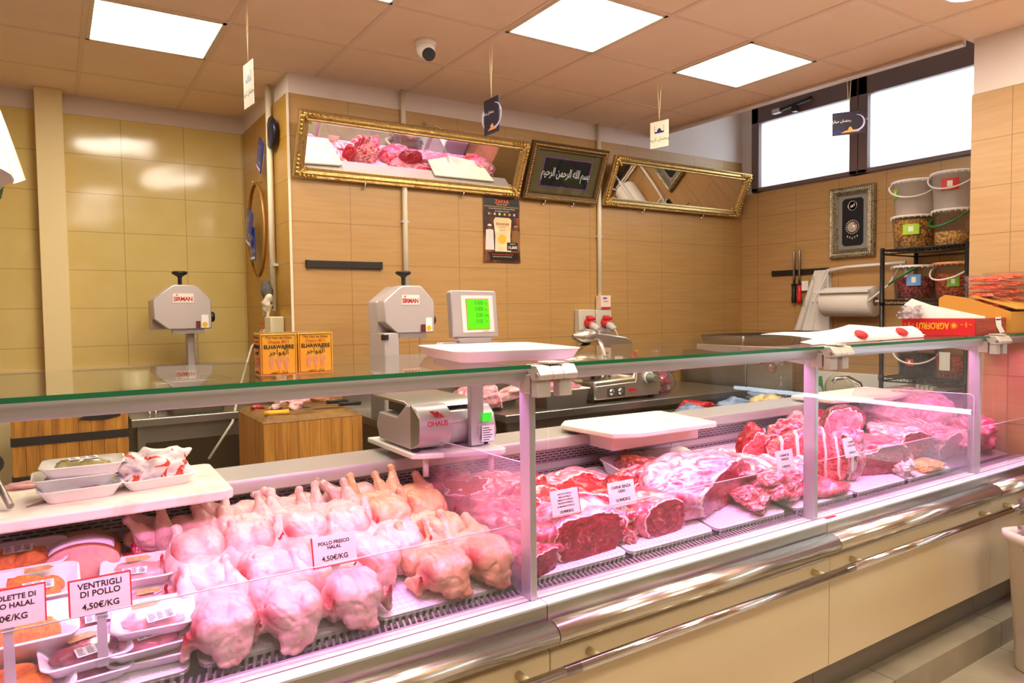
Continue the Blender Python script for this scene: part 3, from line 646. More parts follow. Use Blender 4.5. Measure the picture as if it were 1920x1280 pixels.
# orange breaded cutlets
GO = 'trays of orange breaded cutlets'
def orange(x, y, z, lb, **k): return foam_tray('cutlet_tray', (x, y, z), .205, .150, k.pop('h', .045), breaded, lb, rz=R_(k.pop('rz', 0)), rx=slope, group=GO, lumps=4, heap=1.0, **k)
orange(-.085, 1.700, D(1.70), 'bottom tray of breaded cutlets at the lower left corner', seed=11, h=.04)
orange(-.075, 1.800, D(1.80)+.030, 'tray of orange breaded cutlets behind the leftmost price sign', seed=12, h=.06)
orange(-.068, 1.945, D(1.94)+.055, 'wrapped tray of orange breaded cutlets with price label, at the left edge', seed=13, lab=(.1, -.2, .06, .035, 0), brown=(.1, .3, 0))
orange(-.090, 2.100, D(2.10)+.050, 'rearmost tray of orange breaded pieces in a clear topped pack', seed=14, lab=(.0, .1, .06, .035, 0))
single('lower_cutlet_pack', MB().loft([rrect(.17, .13, .02, 0), rrect(.20, .15, .025, .04)]), foam, 'white foam pack underneath the wrapped cutlet tray at the left edge', 'food tray', (-.07, 1.96, D(1.96)+.010), rot=(slope, 0, 0))
single('rear_cutlet_pack', MB().loft([rrect(.17, .13, .02, 0), rrect(.20, .15, .025, .04)]), foam, 'white foam pack underneath the rearmost cutlet tray', 'food tray', (-.09, 2.115, D(2.1)+.005), rot=(slope, 0, 0))
# sliced ham log
t = thing('ham_block', 'large cut pink poultry roll with orange rind and white band label', 'ham', (.045, 2.10, D(2.10)), rz=R_(-4))
def hamring(y, s): return [(.085*s*cos(a)*1.0, y, .048*s*sin(a)+.046*s+.01) for a in [2*pi*i/28 for i in range(28)]]
ob('rind', MB().loft([hamring(.10, .9), hamring(.09, 1), hamring(-.055, 1)], cap1=False), rampmat('ham_rind', [(.3, 'c8641e'), (.7, 'e08a3c')], 14), t)
ob('cut_face', MB().loft([hamring(-.055, .998), hamring(-.058, .96), hamring(-.0585, .02)]), rampmat('ham_face', [(.3, 'e2a090'), (.7, 'ecb4a6')], 30, coat=.4), t)
m = MB().loft([[(.087*cos(a), y, .050*sin(a)+.058) for a in [R_(35)+R_(110)*i/16 for i in range(17)]]+[(.085*cos(a), y, .048*sin(a)+.058) for a in [R_(145)-R_(110)*i/16 for i in range(17)]] for y in (-.045, .03)]); o = ob('band_label', m, lab_m, t)
# bones heap
t = thing('bone_tray', 'tray of raw red chicken bones behind the rear foam trays', 'food tray', (.185, 2.115, D(2.11)))
ob('tray', MB().loft([rrect(.12, .10, .02, 0), rrect(.15, .12, .025, .025), rrect(.14, .11, .02, .025), rrect(.11, .09, .02, .005)]), foam, t)
r = random.Random(5)
for i in range(16):
    me = chunk(200+i, (.055, .028, .024), [red if i % 3 == 0 else veal], sub=3, lump=.5); o = ob('bone_piece', me, None, t)
    a = r.random()*6.28; q = r.random()*.045; o.location = (q*cos(a)*1.2, q*sin(a), .012+.05*(1-q/.045)*r.uniform(.4, 1)); o.rotation_euler = (r.uniform(-1, 1), r.uniform(-1, 1), r.uniform(0, 6))

# ---------------------------------------------------------------- price signs
sign_p = mat('cream_sign_board', 'e4dccb', .6); sign_r = mat('red_sign_border', 'd02428', .5); stem_m = mat('clear_white_stem', 'efe8f0', .35, trans=.35)
def sign(x, y, z, lines, lb, border='lrt', w_=.112, h=.074, zb=None, tilt=-12, rz=0, ry=0):
    zb = zd(y)+.05 if zb is None else zb
    t = thing('price_sign', lb, 'price sign', (x, y, zb), rot=(0, 0, R_(rz)), group='price signs standing in the meat')
    M = Matrix.Translation((0, 0, z-zb)) @ Matrix.Rotation(R_(ry), 4, 'Y') @ Matrix.Rotation(R_(90+tilt), 4, 'X')
    m = MB(); m.X = M; m.box(-w_/2, w_/2, -h/2, h/2, -.001, .0008); ob('board', m, sign_p, t, bevel=.0004)
    if border:
        m = MB(); m.X = M; e = .0028
        if 'l' in border: m.box(-w_/2-.0005, -w_/2+e, -h/2, h/2, -.0012, .0014)
        if 'r' in border: m.box(w_/2-e*.7, w_/2+.0005, -h/2, h/2, -.0012, .0014)
        if 't' in border: m.box(-w_/2, w_/2, h/2-e*.7, h/2+.0005, -.0012, .0014)
        if 'b' in border: m.box(-w_/2, w_/2, -h/2-.0005, -h/2+e*.7, -.0012, .0014)
        ob('red_border', m, sign_r, t)
    for (s, yy, sz) in lines: lettering(s, sz, ink, t, M @ Matrix.Translation((0, yy, .0010)), ext=.0003, bold=.0003 if sz > .01 else .0001)
    m = MB(); m.X = M; m.box(-.011, .011, -h/2-.006, -h/2+.012, -.0035, -.001)
    m.X = Matrix.Identity(4); b = M @ Vector((0, -h/2, -.002)); m.prism([(-.010, 0), (.010, 0), (.008, b.z+.004), (-.008, b.z+.004)], 'y', b.y-.001, b.y+.002); ob('stem', m, stem_m, t)
    return t
sign(-.092, 1.66, 1.001, [('COTOLETTE DI', .019, .0135), ('POLLO HALAL', .004, .0135), ('9,80€/KG', -.019, .0160)], 'price sign cut by the left edge, halal cutlets at ,80 a kilo', 'rt', w_=.125)
sign(.064, 1.665, .991, [('VENTRIGLI', .021, .0165), ('DI POLLO', .005, .0165), ('4,50€/KG', -.020, .0165)], 'red bordered price sign for chicken gizzards, 4,50 a kilo')
sign(.570, 1.70, .974, [('POLLO FRESCO', .019, .0115), ('HALAL', .008, .0115), ('4,50€/KG', -.018, .0165)], 'price sign for fresh halal chicken, 4,50 a kilo', 'lb')
sign(1.294, 1.70, .977, [('NOCE DI VITELLO', .027, .0065), ('FESA DI VITELLO', .018, .0065), ('GIRELLO DI VITELLO', .009, .0065), ('PALETA DI VITELLO', 0, .0065), ('SCAMONE DI VITELLO', -.010, .0065), ('10,90€/KG', -.026, .0115)], 'price sign listing five veal cuts, just right of the first case joint', 'rb', w_=.108, h=.08, zb=.86)
sign(1.541, 1.72, .963, [('CARNE SENZA', .022, .0125), ('OSSO', .008, .0125), ('10,90€/KG', -.020, .0140)], 'price sign for boneless meat, 10,90 a kilo', '', w_=.114, h=.08, zb=.86)
sign(2.42, 1.74, .956, [('CARNE DI', .021, .0125), ('PANCIA', .006, .0125), ('9,90€/KG', -.023, .0125)], 'price sign for belly meat, left of the second post', '', w_=.108, h=.083, zb=.86)
sign(2.81, 1.70, .971, [('CARNE', .021, .0125), ('COSTATE', .006, .0125), ('9,90€/KG', -.023, .0125)], 'price sign for ribs, in front of the rib rack past the second post', '', w_=.108, h=.083, zb=.87)
sign(3.485, 1.80, .936, [('CARNE COLLO', .021, .0095), ('SENZA OSSO', .008, .0095), ('9,90€/KG', -.023, .0125)], 'faint price sign for neck meat, left of the third post', '', w_=.108, h=.083, zb=.87)
sign(3.99, 1.74, .945, [('CARNE', .021, .011), ('MACINATA', .006, .010), ('8,90€/KG', -.023, .012)], 'price sign at the far right end of the case', '', w_=.1, h=.083, zb=.86)

rib_st0 = red
# ---------------------------------------------------------------- cuts of meat
GM = 'cuts of red meat laid out in the case'
def put(me, x, y, lb, rz=0, dz=0, rx=None, ry=0, cat='meat', name='meat_cut', sc=1):
    o = bpy.data.objects.new(name, me); COL.objects.link(o); tag(o, lb, cat, GM)
    o.location = (x, y, zd(y)+.007+dz); o.rotation_euler = (slope if rx is None else rx, R_(ry), R_(rz)); o.scale = (sc,)*3; return o
F3 = [memb, muscle, fat]; F4 = [veal, muscle, fat]; F5 = [streaky, red, fat]
front = [((0, -1, .12), .55)]
# behind / right of the divider: veal pieces
put(chunk(1, (.24, .22, .14), [veal, veal, fat], lump=.3), 1.17, 1.76, 'rounded pink veal piece right behind the first post', 20, cat='meat')
put(chunk(2, (.26, .22, .13), [veal], lump=.35, fold=.12), 1.19, 1.93, 'smooth pink veal piece in the middle of the heap by the divider', -30)
put(chunk(3, (.24, .22, .14), [veal, red, fat], [((-.3, 0, 1), .6)], lump=.3), 1.21, 2.08, 'veal piece with a sliced top at the back beside the divider', 15)
put(chunk(4, (.22, .20, .11), [veal], lump=.4, fold=.15), 1.17, 2.17, 'folded veal trimming under the perforated panel by the divider', 50)
put(chunk(5, (.17, .18, .10), F4, [((.2, -1, .1), .5)], lump=.25), 1.15, 1.70, 'veal knuckle with dark cut face at the foot of the first post', 5)
# module two
put(chunk(6, (.34, .24, .165), F3, [((-.02, -1, .25), .52)], lump=.14, fold=.03, sq=.8), 1.385, 1.765, 'big veal round with a dark red cut face under the veal sign', 4)
put(chunk(7, (.13, .16, .12), F5, lump=.5, fold=.2), 1.535, 1.755, 'ragged trimming on the right side of the big veal round', 30)
put(chunk(8, (.25, .22, .145), [veal, muscle, fat], [((.12, -1, .20), .50)], lump=.10, sq=.8), 1.70, 1.765, 'half round veal joint with a fat seam down its dark cut face', -3)
put(chunk(9, (.58, .32, .22), [memb, muscle, fat], [((.40, -1, .0), .36)], lump=.22, fold=.10, freq=1.0), 2.03, 1.84, 'large pale leg covered in membrane with a dark cut underside', -4)
put(chunk(10, (.20, .15, .08), [streaky, muscle, fat], [((.3, -1, 0), .4)], lump=.5, fold=.2), 2.21, 1.715, 'dark shin end beside the pale leg with ragged fat', 10)
put(chunk(11, (.24, .20, .13), [red, red, fat], [((0, -.5, 1), .6)], lump=.3), 1.36, 1.95, 'bright red cut behind the veal sign', 20)
put(chunk(12, (.22, .20, .12), [red, red, fat], [((-.2, -.8, .6), .5)], lump=.25), 1.53, 1.93, 'red sliced cut left of the boneless meat sign', -15)
put(chunk(13, (.20, .18, .12), [red, red, fat], [((.2, -.9, .5), .5)], lump=.25), 1.72, 1.92, 'red sliced cut right behind the boneless meat sign', 10)
put(chunk(14, (.26, .20, .11), F5, lump=.35, fold=.1), 1.34, 2.12, 'mixed fatty trimming at the back left of the second section', -20)
put(chunk(15, (.30, .18, .10), [memb, red, fat], [((0, -.6, 1), .55)], lump=.3), 1.62, 2.07, 'pale shoulder flap lying in front of the offal tray', 8)
put(chunk(16, (.19, .15, .12), F5, [((0, -1, .4), .5)], lump=.3), 1.83, 1.98, 'red cut with a marrow bone end left of the pale leg', 12)
put(chunk(44, (.14, .10, .07), [memb], lump=.3), 1.845, 1.79, 'small membrane piece tucked between the veal joint and the pale leg', 12)
put(chunk(17, (.18, .14, .09), [red, red, fat], [((0, -.6, 1), .55)], lump=.3), 1.47, 2.10, 'bright red piece between the fatty trimming and the pale flap', 40)
# flank sheets
fl = [(2.22, 2.03, 24, .000, 'belly flap at the back with a thin fat edge'), (2.06, 2.00, -8, .02, 'belly flap with white rib ends next to the offal tray'), (2.38, 2.00, 12, .012, 'streaky belly flap with a white bone end in the middle'),
      (2.22, 1.93, -6, .045, 'streaky belly flap draped over the others'), (2.44, 1.91, 14, .040, 'streaky belly flap behind the belly sign'), (2.28, 1.85, 4, .055, 'pink belly flap nearest the pale leg'), (2.48, 1.81, -10, .052, 'pink belly flap under the belly sign')]
for i, (x, y, a, dz, lb) in enumerate(fl): put(sheet(20+i, .34, .17, .032, [streaky if i % 2 else memb, fat], wave=.018, bend=.012, ribs=0 if i % 2 else 5, ribamp=.2), x, y, lb, a, dz, name='belly_flap')
put(sheet(37, .34, .18, .05, [streaky, fat], wave=.018, ribs=4, ribamp=.15), 2.34, 1.80, 'thick streaky flap under the other belly flaps, left of the second post', -4, .0, name='belly_flap')
put(chunk(47, (.22, .14, .10), [streaky, rib_st0, fat], [((.2, -1, 0), .5)], lump=.4, fold=.15), 2.46, 1.76, 'ragged block of belly behind the belly strips by the second post', 10)
for i, (x, y, a, dz, lb) in enumerate([(2.38, 1.715, 14, 0, 'lowest belly strip at the case front by the second post'), (2.38, 1.730, 10, .030, 'middle belly strip by the second post'), (2.36, 1.74, 18, .058, 'top belly strip with dark cut end by the second post')]):
    put(sheet(30+i, .28, .10, .042, [streaky, red], wave=.010), x, y, lb, a, dz, name='belly_strip')
# standing rib racks
def rack(seed, L, H, T, n, lb, x, y, rz, dz=0, ms=(streaky, bone), bend=.02, ry=0, rx=78):
    me = sheet(seed, L, H, T, list(ms), wave=.012, ribs=n, bend=bend, taper=.3, ribamp=.22)
    o = put(me, x, y, lb, rz, dz, rx=R_(rx), ry=ry, name='rib_rack'); return o
rib_st = rampmat('rib_side_meat', [(.28, '9c1220'), (.42, 'c42838'), (.52, 'e88088'), (.6, 'c83c48'), (.75, '8c1020')], 16, (1, 2.2, 2), 2.4, rough=.28, coat=.4, bump=.5)
put(chunk(40, (.13, .12, .21), [red, rib_st, fat], [((.9, -.3, 0), .45), ((-.2, -1, 0), .6)], lump=.25, floor=.9), 2.53, 2.00, 'upright red rib piece standing alone at the back', -12, .0, cat='meat')
put(chunk(41, (.26, .13, .22), [streaky, rib_st, fat], [((-.2, -1, 0), .4)], lump=.35, floor=.9), 2.72, 1.95, 'upright rib rack with white fat behind the second post', -16, .0, cat='meat')
rack(42, .34, .25, .06, 6, 'big upright rib rack with curved bones right of the second post', 2.68, 1.83, -38, .105, (rib_st, bone))
put(chunk(43, (.16, .09, .24), [memb, muscle, fat], [((-.4, -1, 0), .42)], lump=.25, floor=.9), 2.86, 1.765, 'thick dark rimmed rib end with a round white bone, behind the ribs sign', -30, cat='meat')
t = thing('bone_end', 'round white marrow bone showing in the rib end behind the ribs sign', 'bone', (2.825, 1.722, zd(1.72)+.085), rot=(0, 0, R_(-35)))
ob('bone_ring', MB().lathe([(.014, 0), (.034, -.004), (.040, .004), (.034, .02), (.014, .02)], 20, ax='y'), bone, t); ob('marrow', MB().lathe([(.001, .004), (.015, .005)], 16, ax='y'), memb, t)
put(sheet(45, .34, .14, .035, [rib_st, memb], wave=.014), 2.61, 1.705, 'flat pale edged slice at the foot of the big rib rack', 8, name='belly_flap')
# third section
put(chunk(50, (.40, .28, .18), [veal, muscle, fat], [((.1, -1, -.05), .5)], lump=.25, fold=.1), 3.10, 1.80, 'long pink shoulder with dark cut end right of the rib rack', -18)
put(chunk(51, (.36, .26, .16), [memb, muscle, fat], [((.1, -1, .1), .5)], lump=.25), 3.44, 1.84, 'pale and dark neck piece under the neck meat sign', -12, .02)
put(chunk(52, (.28, .14, .21), [muscle, memb, fat], [((-.3, -1, .2), .35)], lump=.12), 3.17, 1.985, 'round leg slice with a ring of dark meat around pale fat', 0, .06)
put(sheet(53, .46, .28, .05, [memb, memb], wave=.03), 3.16, 2.12, 'wide white membrane sheet lying at the back of the third section', 12, .03, name='belly_flap')
put(chunk(54, (.16, .07, .05), [red], lump=.3), 3.26, 2.17, 'bright red strip on the white membrane at the back, left one', -12, .10)
put(chunk(55, (.16, .07, .05), [red], lump=.3), 3.48, 2.16, 'bright red strip on the white membrane at the back, right one', -12, .09)
put(chunk(56, (.36, .18, .17), [memb, veal, fat], lump=.3, fold=.12), 3.70, 2.08, 'pale pink front quarter seen behind the second acrylic divider', -14, .05)
put(sheet(57, .42, .22, .06, [rib_st, fat], wave=.016, ribs=9, ribamp=.15), 3.66, 1.96, 'pink rib sheet with fine bones left of the third post', -8, .04, name='rib_rack')
put(chunk(58, (.30, .24, .15), [streaky, muscle, fat], [((.2, -1, 0), .5)], lump=.3), 3.70, 1.80, 'ragged pink and red cut just left of the third post', -10)
put(chunk(59, (.20, .12, .045), [rampmat('yellow_fat', [(.3, 'c88a3a'), (.7, 'e8b878')], 14)], lump=.3), 3.40, 1.69, 'flat yellow piece of fat at the case front left of the third post', -8)
put(chunk(60, (.11, .09, .08), [fat, streaky], lump=.5, fold=.2), 3.20, 1.69, 'small ragged fat lump at the front of the dark shoulder', -8)
put(chunk(61, (.40, .32, .24), [memb, veal, fat], lump=.15, fold=.06), 3.98, 2.05, 'big smooth pink quarter behind the third post', -10, .03)
put(chunk(62, (.26, .20, .14), [streaky, muscle, fat], lump=.35, fold=.15), 3.88, 1.78, 'ragged pink cut at the front right of the third post', 14)
put(chunk(63, (.24, .22, .19), [veal, red, fat], lump=.35, fold=.15), 4.06, 1.79, 'pink trimming under the far right price sign', -14)
# offal trays
t = foam_tray('offal_tray', (1.955, 2.12, D(2.12)), .25, .17, .055, None, 'white dish heaped with reddish offal covered in film', rx=slope, filmed=True, heap=1.6, mt=white_pl)
off_m = rampmat('reddish_offal', [(.3, '7a3a1e'), (.5, 'b05a3a'), (.62, 'd8a060'), (.72, 'c46a52')], 22, (1, 4, 1), 2.5, coat=.5)
for i in range(6):
    o = ob('offal_strip', chunk(300+i, (.15, .05, .06), [off_m], sub=4, lump=.3), None, t); o.location = (.035*cos(i*1.05), .03*sin(i*1.05), .01+.012*(i % 3)); o.rotation_euler = (0, 0, i*.5)
foam_tray('liver_tray', (2.215, 2.15, D(2.15)), .23, .16, .04, liver, 'white dish with dark glossy liver behind the offal dish', rx=slope, filmed=False, lumps=2, mt=white_pl, rz=-.1)
# ---------------------------------------------------------------- acrylic dividers and low guards
def divider(x, lb):
    t = thing('acrylic_divider', lb, 'divider', (x, 1.6, .79)); pr = [(1.545, .80), (1.560, .792), (1.63, .800), (2.255, .925), (2.262, .935), (2.20, .97), (2.155, 1.04), (2.115, 1.135), (2.10, 1.14), (1.56, 1.155), (1.545, 1.145)]
    ob('pane', MB().prism(pr, 'x', x-.002, x+.002), acrylic, t, True)
    ob('polished_edge', MB().tube([(x, y, z) for y, z in pr[4:]]+[(x, 1.545, .80)], .0016, 6), mat('polished_acrylic_edge', 'f4e2f4', .2), t, True)
divider(1.050, 'clear acrylic divider between the chickens and the veal')
divider(3.530, 'clear acrylic divider standing left of the third post')
for k in range(1, 5):
    x0, x1 = JX[k]+.02, JX[k+1]-.04
    t = thing('acrylic_guard', ['', 'low clear acrylic guard in front of the chickens', 'low clear acrylic guard in front of the veal cuts', 'low clear acrylic guard in front of the rib rack', 'low clear acrylic guard in the last section'][k], 'guard', (x0, 1.562, .787))
    ob('pane', MB().box(x0, x1, 1.560, 1.564, .787, .990), glass('guard_%d' % k, 'fcfafc', .8, haze=.015), t, True)
    ob('polished_edge', MB().tube([(x0, 1.562, .991), (x1, 1.562, .991)], .0014, 6), mat('polished_acrylic_edge', 'f4e2f4', .2), t, True)
single('red_sticker', MB().box(-.03, .03, -.006, .006, 0, .0008), ink_red, 'small red sticker on the white sill past the second joint', 'sticker', (2.385, 1.52, .7885))
# ================================================================ things on the walls
import unicodedata as ud
def arab(s):
    F = {}
    for c in range(0xFE80, 0xFEFD):
        d = ud.decomposition(chr(c)).split()
        if len(d) == 2: F.setdefault(chr(int(d[1], 16)), {})[d[0]] = chr(c)
    o = []; dual = lambda c: c in F and '<initial>' in F[c]
    for i, c in enumerate(s):
        if c not in F: o.append(c); continue
        pj = i > 0 and dual(s[i-1]); nj = dual(c) and i+1 < len(s) and s[i+1] in F
        o.append(F[c].get('<medial>' if pj and nj else '<final>' if pj else '<initial>' if nj else '<isolated>', c))
    return ''.join(o[::-1])
gold = mat('antique_gold', 'c8a868', .3, .8, var=('9c7a40', 60, .5, .75), bump=(90, .35))
gold_b = mat('bright_gilt', 'd8b56a', .3, .8)
silver_o = mat('antique_silver', 'b0a488', .35, .8, var=('5e5442', 60, .45, .7), bump=(90, .5))
mirror_m = mat('mirror_silver', 'f2f0ea', .015, 1)
def pic_frame(t, M, W, H, fw_, prof, ms, beads=None, corners=True, scroll=False):
    """mitred frame: prof = [(inset, height)], in the local plane of M"""
    m = MB(); m.X = M; rings = [[(i, i, h), (W-i, i, h), (W-i, H-i, h), (i, H-i, h)] for i, h in prof]
    m.loft(rings, False, False, sm=False); ob('frame', m, ms[0], t, True)
    if beads:
        q = MB(); q.X = M; n = int(W/beads); k = int(H/beads); ins = fw_*.38; hh = max(h for _, h in prof)*.86
        for i in range(n+1):
            for y in (ins, H-ins): q.ball((ins+(W-2*ins)*i/n, y, hh), (beads*.36, fw_*.12, .005), 6, 4)
        for i in range(k+1):
            for x in (ins, W-ins): q.ball((x, ins+(H-2*ins)*i/k, hh), (fw_*.12, beads*.36, .005), 6, 4)
        o = ob('beading', q, ms[1], t, True)
    if scroll:
        for cx, sx in ((0, 1), (W, -1)):
            for cy, sy in ((0, 1), (H, -1)):
                q = MB(); q.X = M; r = fw_
                for a, l, b in ((0, 1.6, .10), (90, 1.6, .10), (45, .9, .13)):
                    for j in range(5):
                        d = r*(.25+l*j/4); q.ball((cx+sx*(d*cos(R_(a))+r*.28), cy+sy*(d*sin(R_(a))+r*.28), .024), (r*.2*(1-.1*j), r*.2*(1-.1*j), .012), 8, 5)
                ob('corner_ornament', q, ms[1], t, True)
def wall_mirror(x0, x1, lb, name='wall_mirror'):
    W = x1-x0; H = .39; M = frame_m((x0, 4.235, 2.375), (1, 0, 0), (0, -.160, .355))
    t = thing(name, lb, 'mirror', (x0+W/2, 4.235, 2.375)); fw_ = .062
    pic_frame(t, M, W, H, fw_, [(0, -.012), (0, .012), (.006, .020), (.018, .016), (.030, .024), (.045, .014), (.052, .016), (.060, .006), (.062, -.004)], [gold, gold_b], scroll=True)
    m = MB(); m.X = M; m.box(.055, W-.055, .055, H-.055, -.004, -.002); ob('mirror_pane', m, mirror_m, t, True)
    m = MB(); m.X = M; m.box(.01, W-.01, .01, H-.01, -.012, -.006); ob('backing', m, mat('brown_backing', '5a4226', .8), t, True)
    n = 3
    for i in range(n):
        q = MB(); q.X = M; cx = W*(i+.5)/n
        for dx in (-.012, 0, .012): q.ball((cx+dx, .012, .022), (.007, .008, .006), 8, 5)
        ob('boss', q, gold_b, t, True)
    for fx in (.28, .72):
        m = MB().tube([(x0+W*fx, 4.262, 2.345), (x0+W*fx, 4.235, 2.345), (x0+W*fx, 4.222, 2.375)], .004, 8); m.ball((x0+W*fx, 4.25, 2.345), .010, 10, 6); ob('support_screw', m, chrome, t, True)
    return t
wall_mirror(1.222, 2.822, 'long gilt framed mirror tilted over the counter, reflecting meat and white boards')
wall_mirror(3.602, 5.178, 'long gilt framed mirror near the right corner, reflecting the paper roll and tiles')
m = MB().tube([(2.10, 4.263, 2.80), (2.10, 4.22, 2.805), (2.13, 4.15, 2.77), (2.16, 4.10, 2.735)], .002, 6); m.ball((2.10, 4.25, 2.803), .010, 8, 6)
single('hanging_nail', m, chrome, 'nail with wire above the long mirror at the left', 'nail')
# calligraphy picture
x0, W, H = 2.850, .690, .41; M = frame_m((x0, 4.235, 2.372), (1, 0, 0), (0, -.15, .36))
t = thing('calligraphy_picture', 'dark framed silver Arabic calligraphy picture between the two long mirrors', 'picture', (x0+W/2, 4.235, 2.372))
pic_frame(t, M, W, H, .055, [(0, -.015), (0, .014), (.008, .024), (.02, .02), (.028, .026), (.044, .016), (.05, .018), (.056, 0)], [mat('dark_bronze_frame', '6b5230', .35, .6, bump=(120, .5)), gold_b], beads=.018)
q = lambda i, h, mt, n: ob(n, (lambda m: (setattr(m, 'X', M), m.box(i, W-i, i*.93, H-i*.93, h-.002, h))[1])(MB()), mt, t, True)
q(.05, .002, mat('olive_linen_mat', '6f6042', .85, bump=(300, .3)), 'linen_mat'); 
m = MB(); m.X = M; m.box(.125, W-.125, .098, H-.098, .002, .004); ob('purple_border', m, mat('purple_fillet', '8a4c98', .4), t, True)
m = MB(); m.X = M; m.box(.135, W-.135, .106, H-.106, .004, .005); ob('black_panel', m, mat('black_velvet', '141016', .8), t, True)
lettering(arab('بسم الله الرحمن الرحيم'), .084, mat('silver_lettering', 'f4eef2', .35), t, M @ Matrix.Translation((W/2, H/2, .0055)), world=True, ext=.0006, bold=.0012, squeeze=.58)
m = MB(); m.X = M; m.box(.056, W-.056, .056, H-.056, .0085, .0095); ob('glass', m, clear, t, True)
for fx in (.3, .68):
    m = MB().tube([(x0+W*fx, 4.262, 2.345), (x0+W*fx, 4.235, 2.345), (x0+W*fx, 4.222, 2.372)], .004, 8); m.ball((x0+W*fx, 4.25, 2.345), .010, 10, 6); ob('support_screw', m, chrome, t, True)
# silver framed ornament picture on the right wall
t = thing('ornament_picture', 'silver framed picture with a jewelled crest on black, right wall', 'picture', (XR-.02, 3.19, 1.95))
M = frame_m((XR-.012, 3.375, 1.948), (0, -1, 0), (0, 0, 1)); W, H = .365, .55
pic_frame(t, M, W, H, .07, [(0, 0), (0, .03), (.008, .038), (.02, .03), (.04, .034), (.05, .018), (.056, .022), (.066, .008)], [silver_o, mat('bright_silver', 'cfc6b2', .3, .8)], beads=.02)
m = MB(); m.X = M; m.box(.06, W-.06, .06, H-.06, .003, .006); ob('grey_mat', m, mat('grey_mount', '8f8a84', .7), t, True)
m = MB(); m.X = M; c = .02; a, b, e, f = .095, W-.095, .09, H-.09; m.prism([(a+c, e), (b-c, e), (b, e+c), (b, f-c), (b-c, f), (a+c, f), (a, f-c), (a, e+c)], 'z', .006, .007); ob('black_panel', m, mat('black_velvet', '141016', .8), t, True)
jewel = mat('jewel_silver', 'd8d2cc', .3, .6)
m = MB(); m.X = M; cx, cy = W/2, H*.43
for i in range(20):
    a = 2*pi*i/20; m.ball((cx+.052*cos(a), cy+.052*sin(a), .011), (.006, .006, .004), 6, 4)
m.X = M @ Matrix.Translation((cx, cy, .010)); m.cyl(.040, 0, .004, n=24); m.ball((0, 0, .005), (.026, .026, .006), 12, 8)
ob('crest', m, jewel, t, True)
m = MB(); m.X = M
for i in range(5): m.ball((cx+(i-2)*.020, cy-.072-.008*(2-abs(i-2)), .010), (.005, .010, .004), 6, 4)
ob('pendants', m, jewel, t, True)
m = MB(); m.X = M @ Matrix.Translation((cx+.012, cy+.005, .016)) @ Matrix.Rotation(R_(-35), 4, 'Z'); m.box(-.006, .006, -.032, .032, 0, .002); ob('red_ribbon', m, ink_red, t, True)
m = MB(); m.X = M @ Matrix.Translation((cx, H*.73, .010)); m.lathe([(.036, 0), (.038, .003), (.034, .004), (.033, 0)], 28); m.ball((-.008, -.004, 0), (.014, .012, .003), 10, 6); m.ball((.012, .006, 0), (.006, .016, .003), 10, 6); ob('medallion', m, jewel, t, True)
# poster
t = thing('wall_poster', 'dark poster of a couscous bag with two people, price 15,00€, taped to the tiles', 'poster', (2.70, 4.258, 1.90))
M = frame_m((2.545, 4.259, 1.905), (1, 0, 0), (0, 0, 1)); W, H = .305, .46
m = MB(); m.X = M; m.grid(lambda u, v: (u*W, v*H, .001+.012*max(0, 1-u*5)*max(0, 1-v*5)+.004*max(0, 4*u-3)*max(0, 1-v*6)), 16, 20); ob('sheet', m, mat('poster_brown', '3a1c0e', .35, var=('b05a18', 9, .45, .75)), t, True)
def pb(n, x0, x1, y0, y1, mt, z=.003, rr=0):
    m = MB(); m.X = M @ Matrix.Translation((0, 0, z-.001)); m.box(x0*W, x1*W, y0*H, y1*H, 0, .0006); return ob(n, m, mt, t, True)
pblk = mat('poster_black', '15100c', .35)
pb('title_band', .03, .97, .86, .985, pblk); pb('text_band', .03, .97, .70, .85, mat('poster_dark_brown', '24130a', .4)); pb('gold_rule', .03, .97, .852, .858, gold_b, .004)
pb('foot_band', .05, .95, .04, .16, pblk)
T = lambda s, sz, x, y, mt, z=.0045, **k: lettering(s, sz, mt, t, M @ Matrix.Translation((x*W, y*H, z)), world=True, ext=.0002, **k)
orange_i = mat('orange_print', 'ee5a1e', .5); cream_i = mat('cream_print', 'e8d8b0', .5)
T('ZAFAR', .036, .5, .93, orange_i, bold=.0008, space=1.1); T('FOOD FOR WORLD', .010, .5, .885, cream_i)
T("A vous frères & sœurs d'Afrique de l'Ouest", .0125, .5, .825, cream_i); T('qui mangez du riz cassé', .0125, .5, .788, cream_i)
fl_c = [('d8a01e', '1e6a3a', 'c83020'), ('c8402a', 'e8e0d0', '28489a'), ('e08a20', 'e8e0d0', '3a8a3a'), ('2a8a3a', 'e8c020', 'c83020'), ('c82a20', 'e8b020', '2a8a3a'), ('c82a20', 'e8e0d0', '28489a')]
for i, cs in enumerate(fl_c):
    o = None
    for j, c in enumerate(cs): pb('flag', .13+i*.135+j*.026, .13+i*.135+(j+1)*.026, .725, .76, mat('flag_'+c, c, .5), .004)
bag_m = mat('poster_bag_cream', 'ecc890', .5, var=('f4e0bc', 8, .4, .6))
m = MB(); m.X = M @ Matrix.Translation((0, 0, .003)); m.prism([(.30*W, .17*H), (.74*W, .17*H), (.72*W, .40*H), (.76*W, .66*H), (.70*W, .69*H), (.32*W, .69*H), (.27*W, .64*H), (.31*W, .42*H)], 'z', 0, .0006); ob('rice_bag', m, bag_m, t, True)
T('SKANDAR', .024, .51, .59, mat('maroon_print', '8a2418', .5), bold=.0004); T('RIZ PARFUMÉ', .010, .51, .545, mat('maroon_print', '8a2418', .5)); T('★ ★ ★', .012, .51, .50, mat('maroon_print', '8a2418', .5))
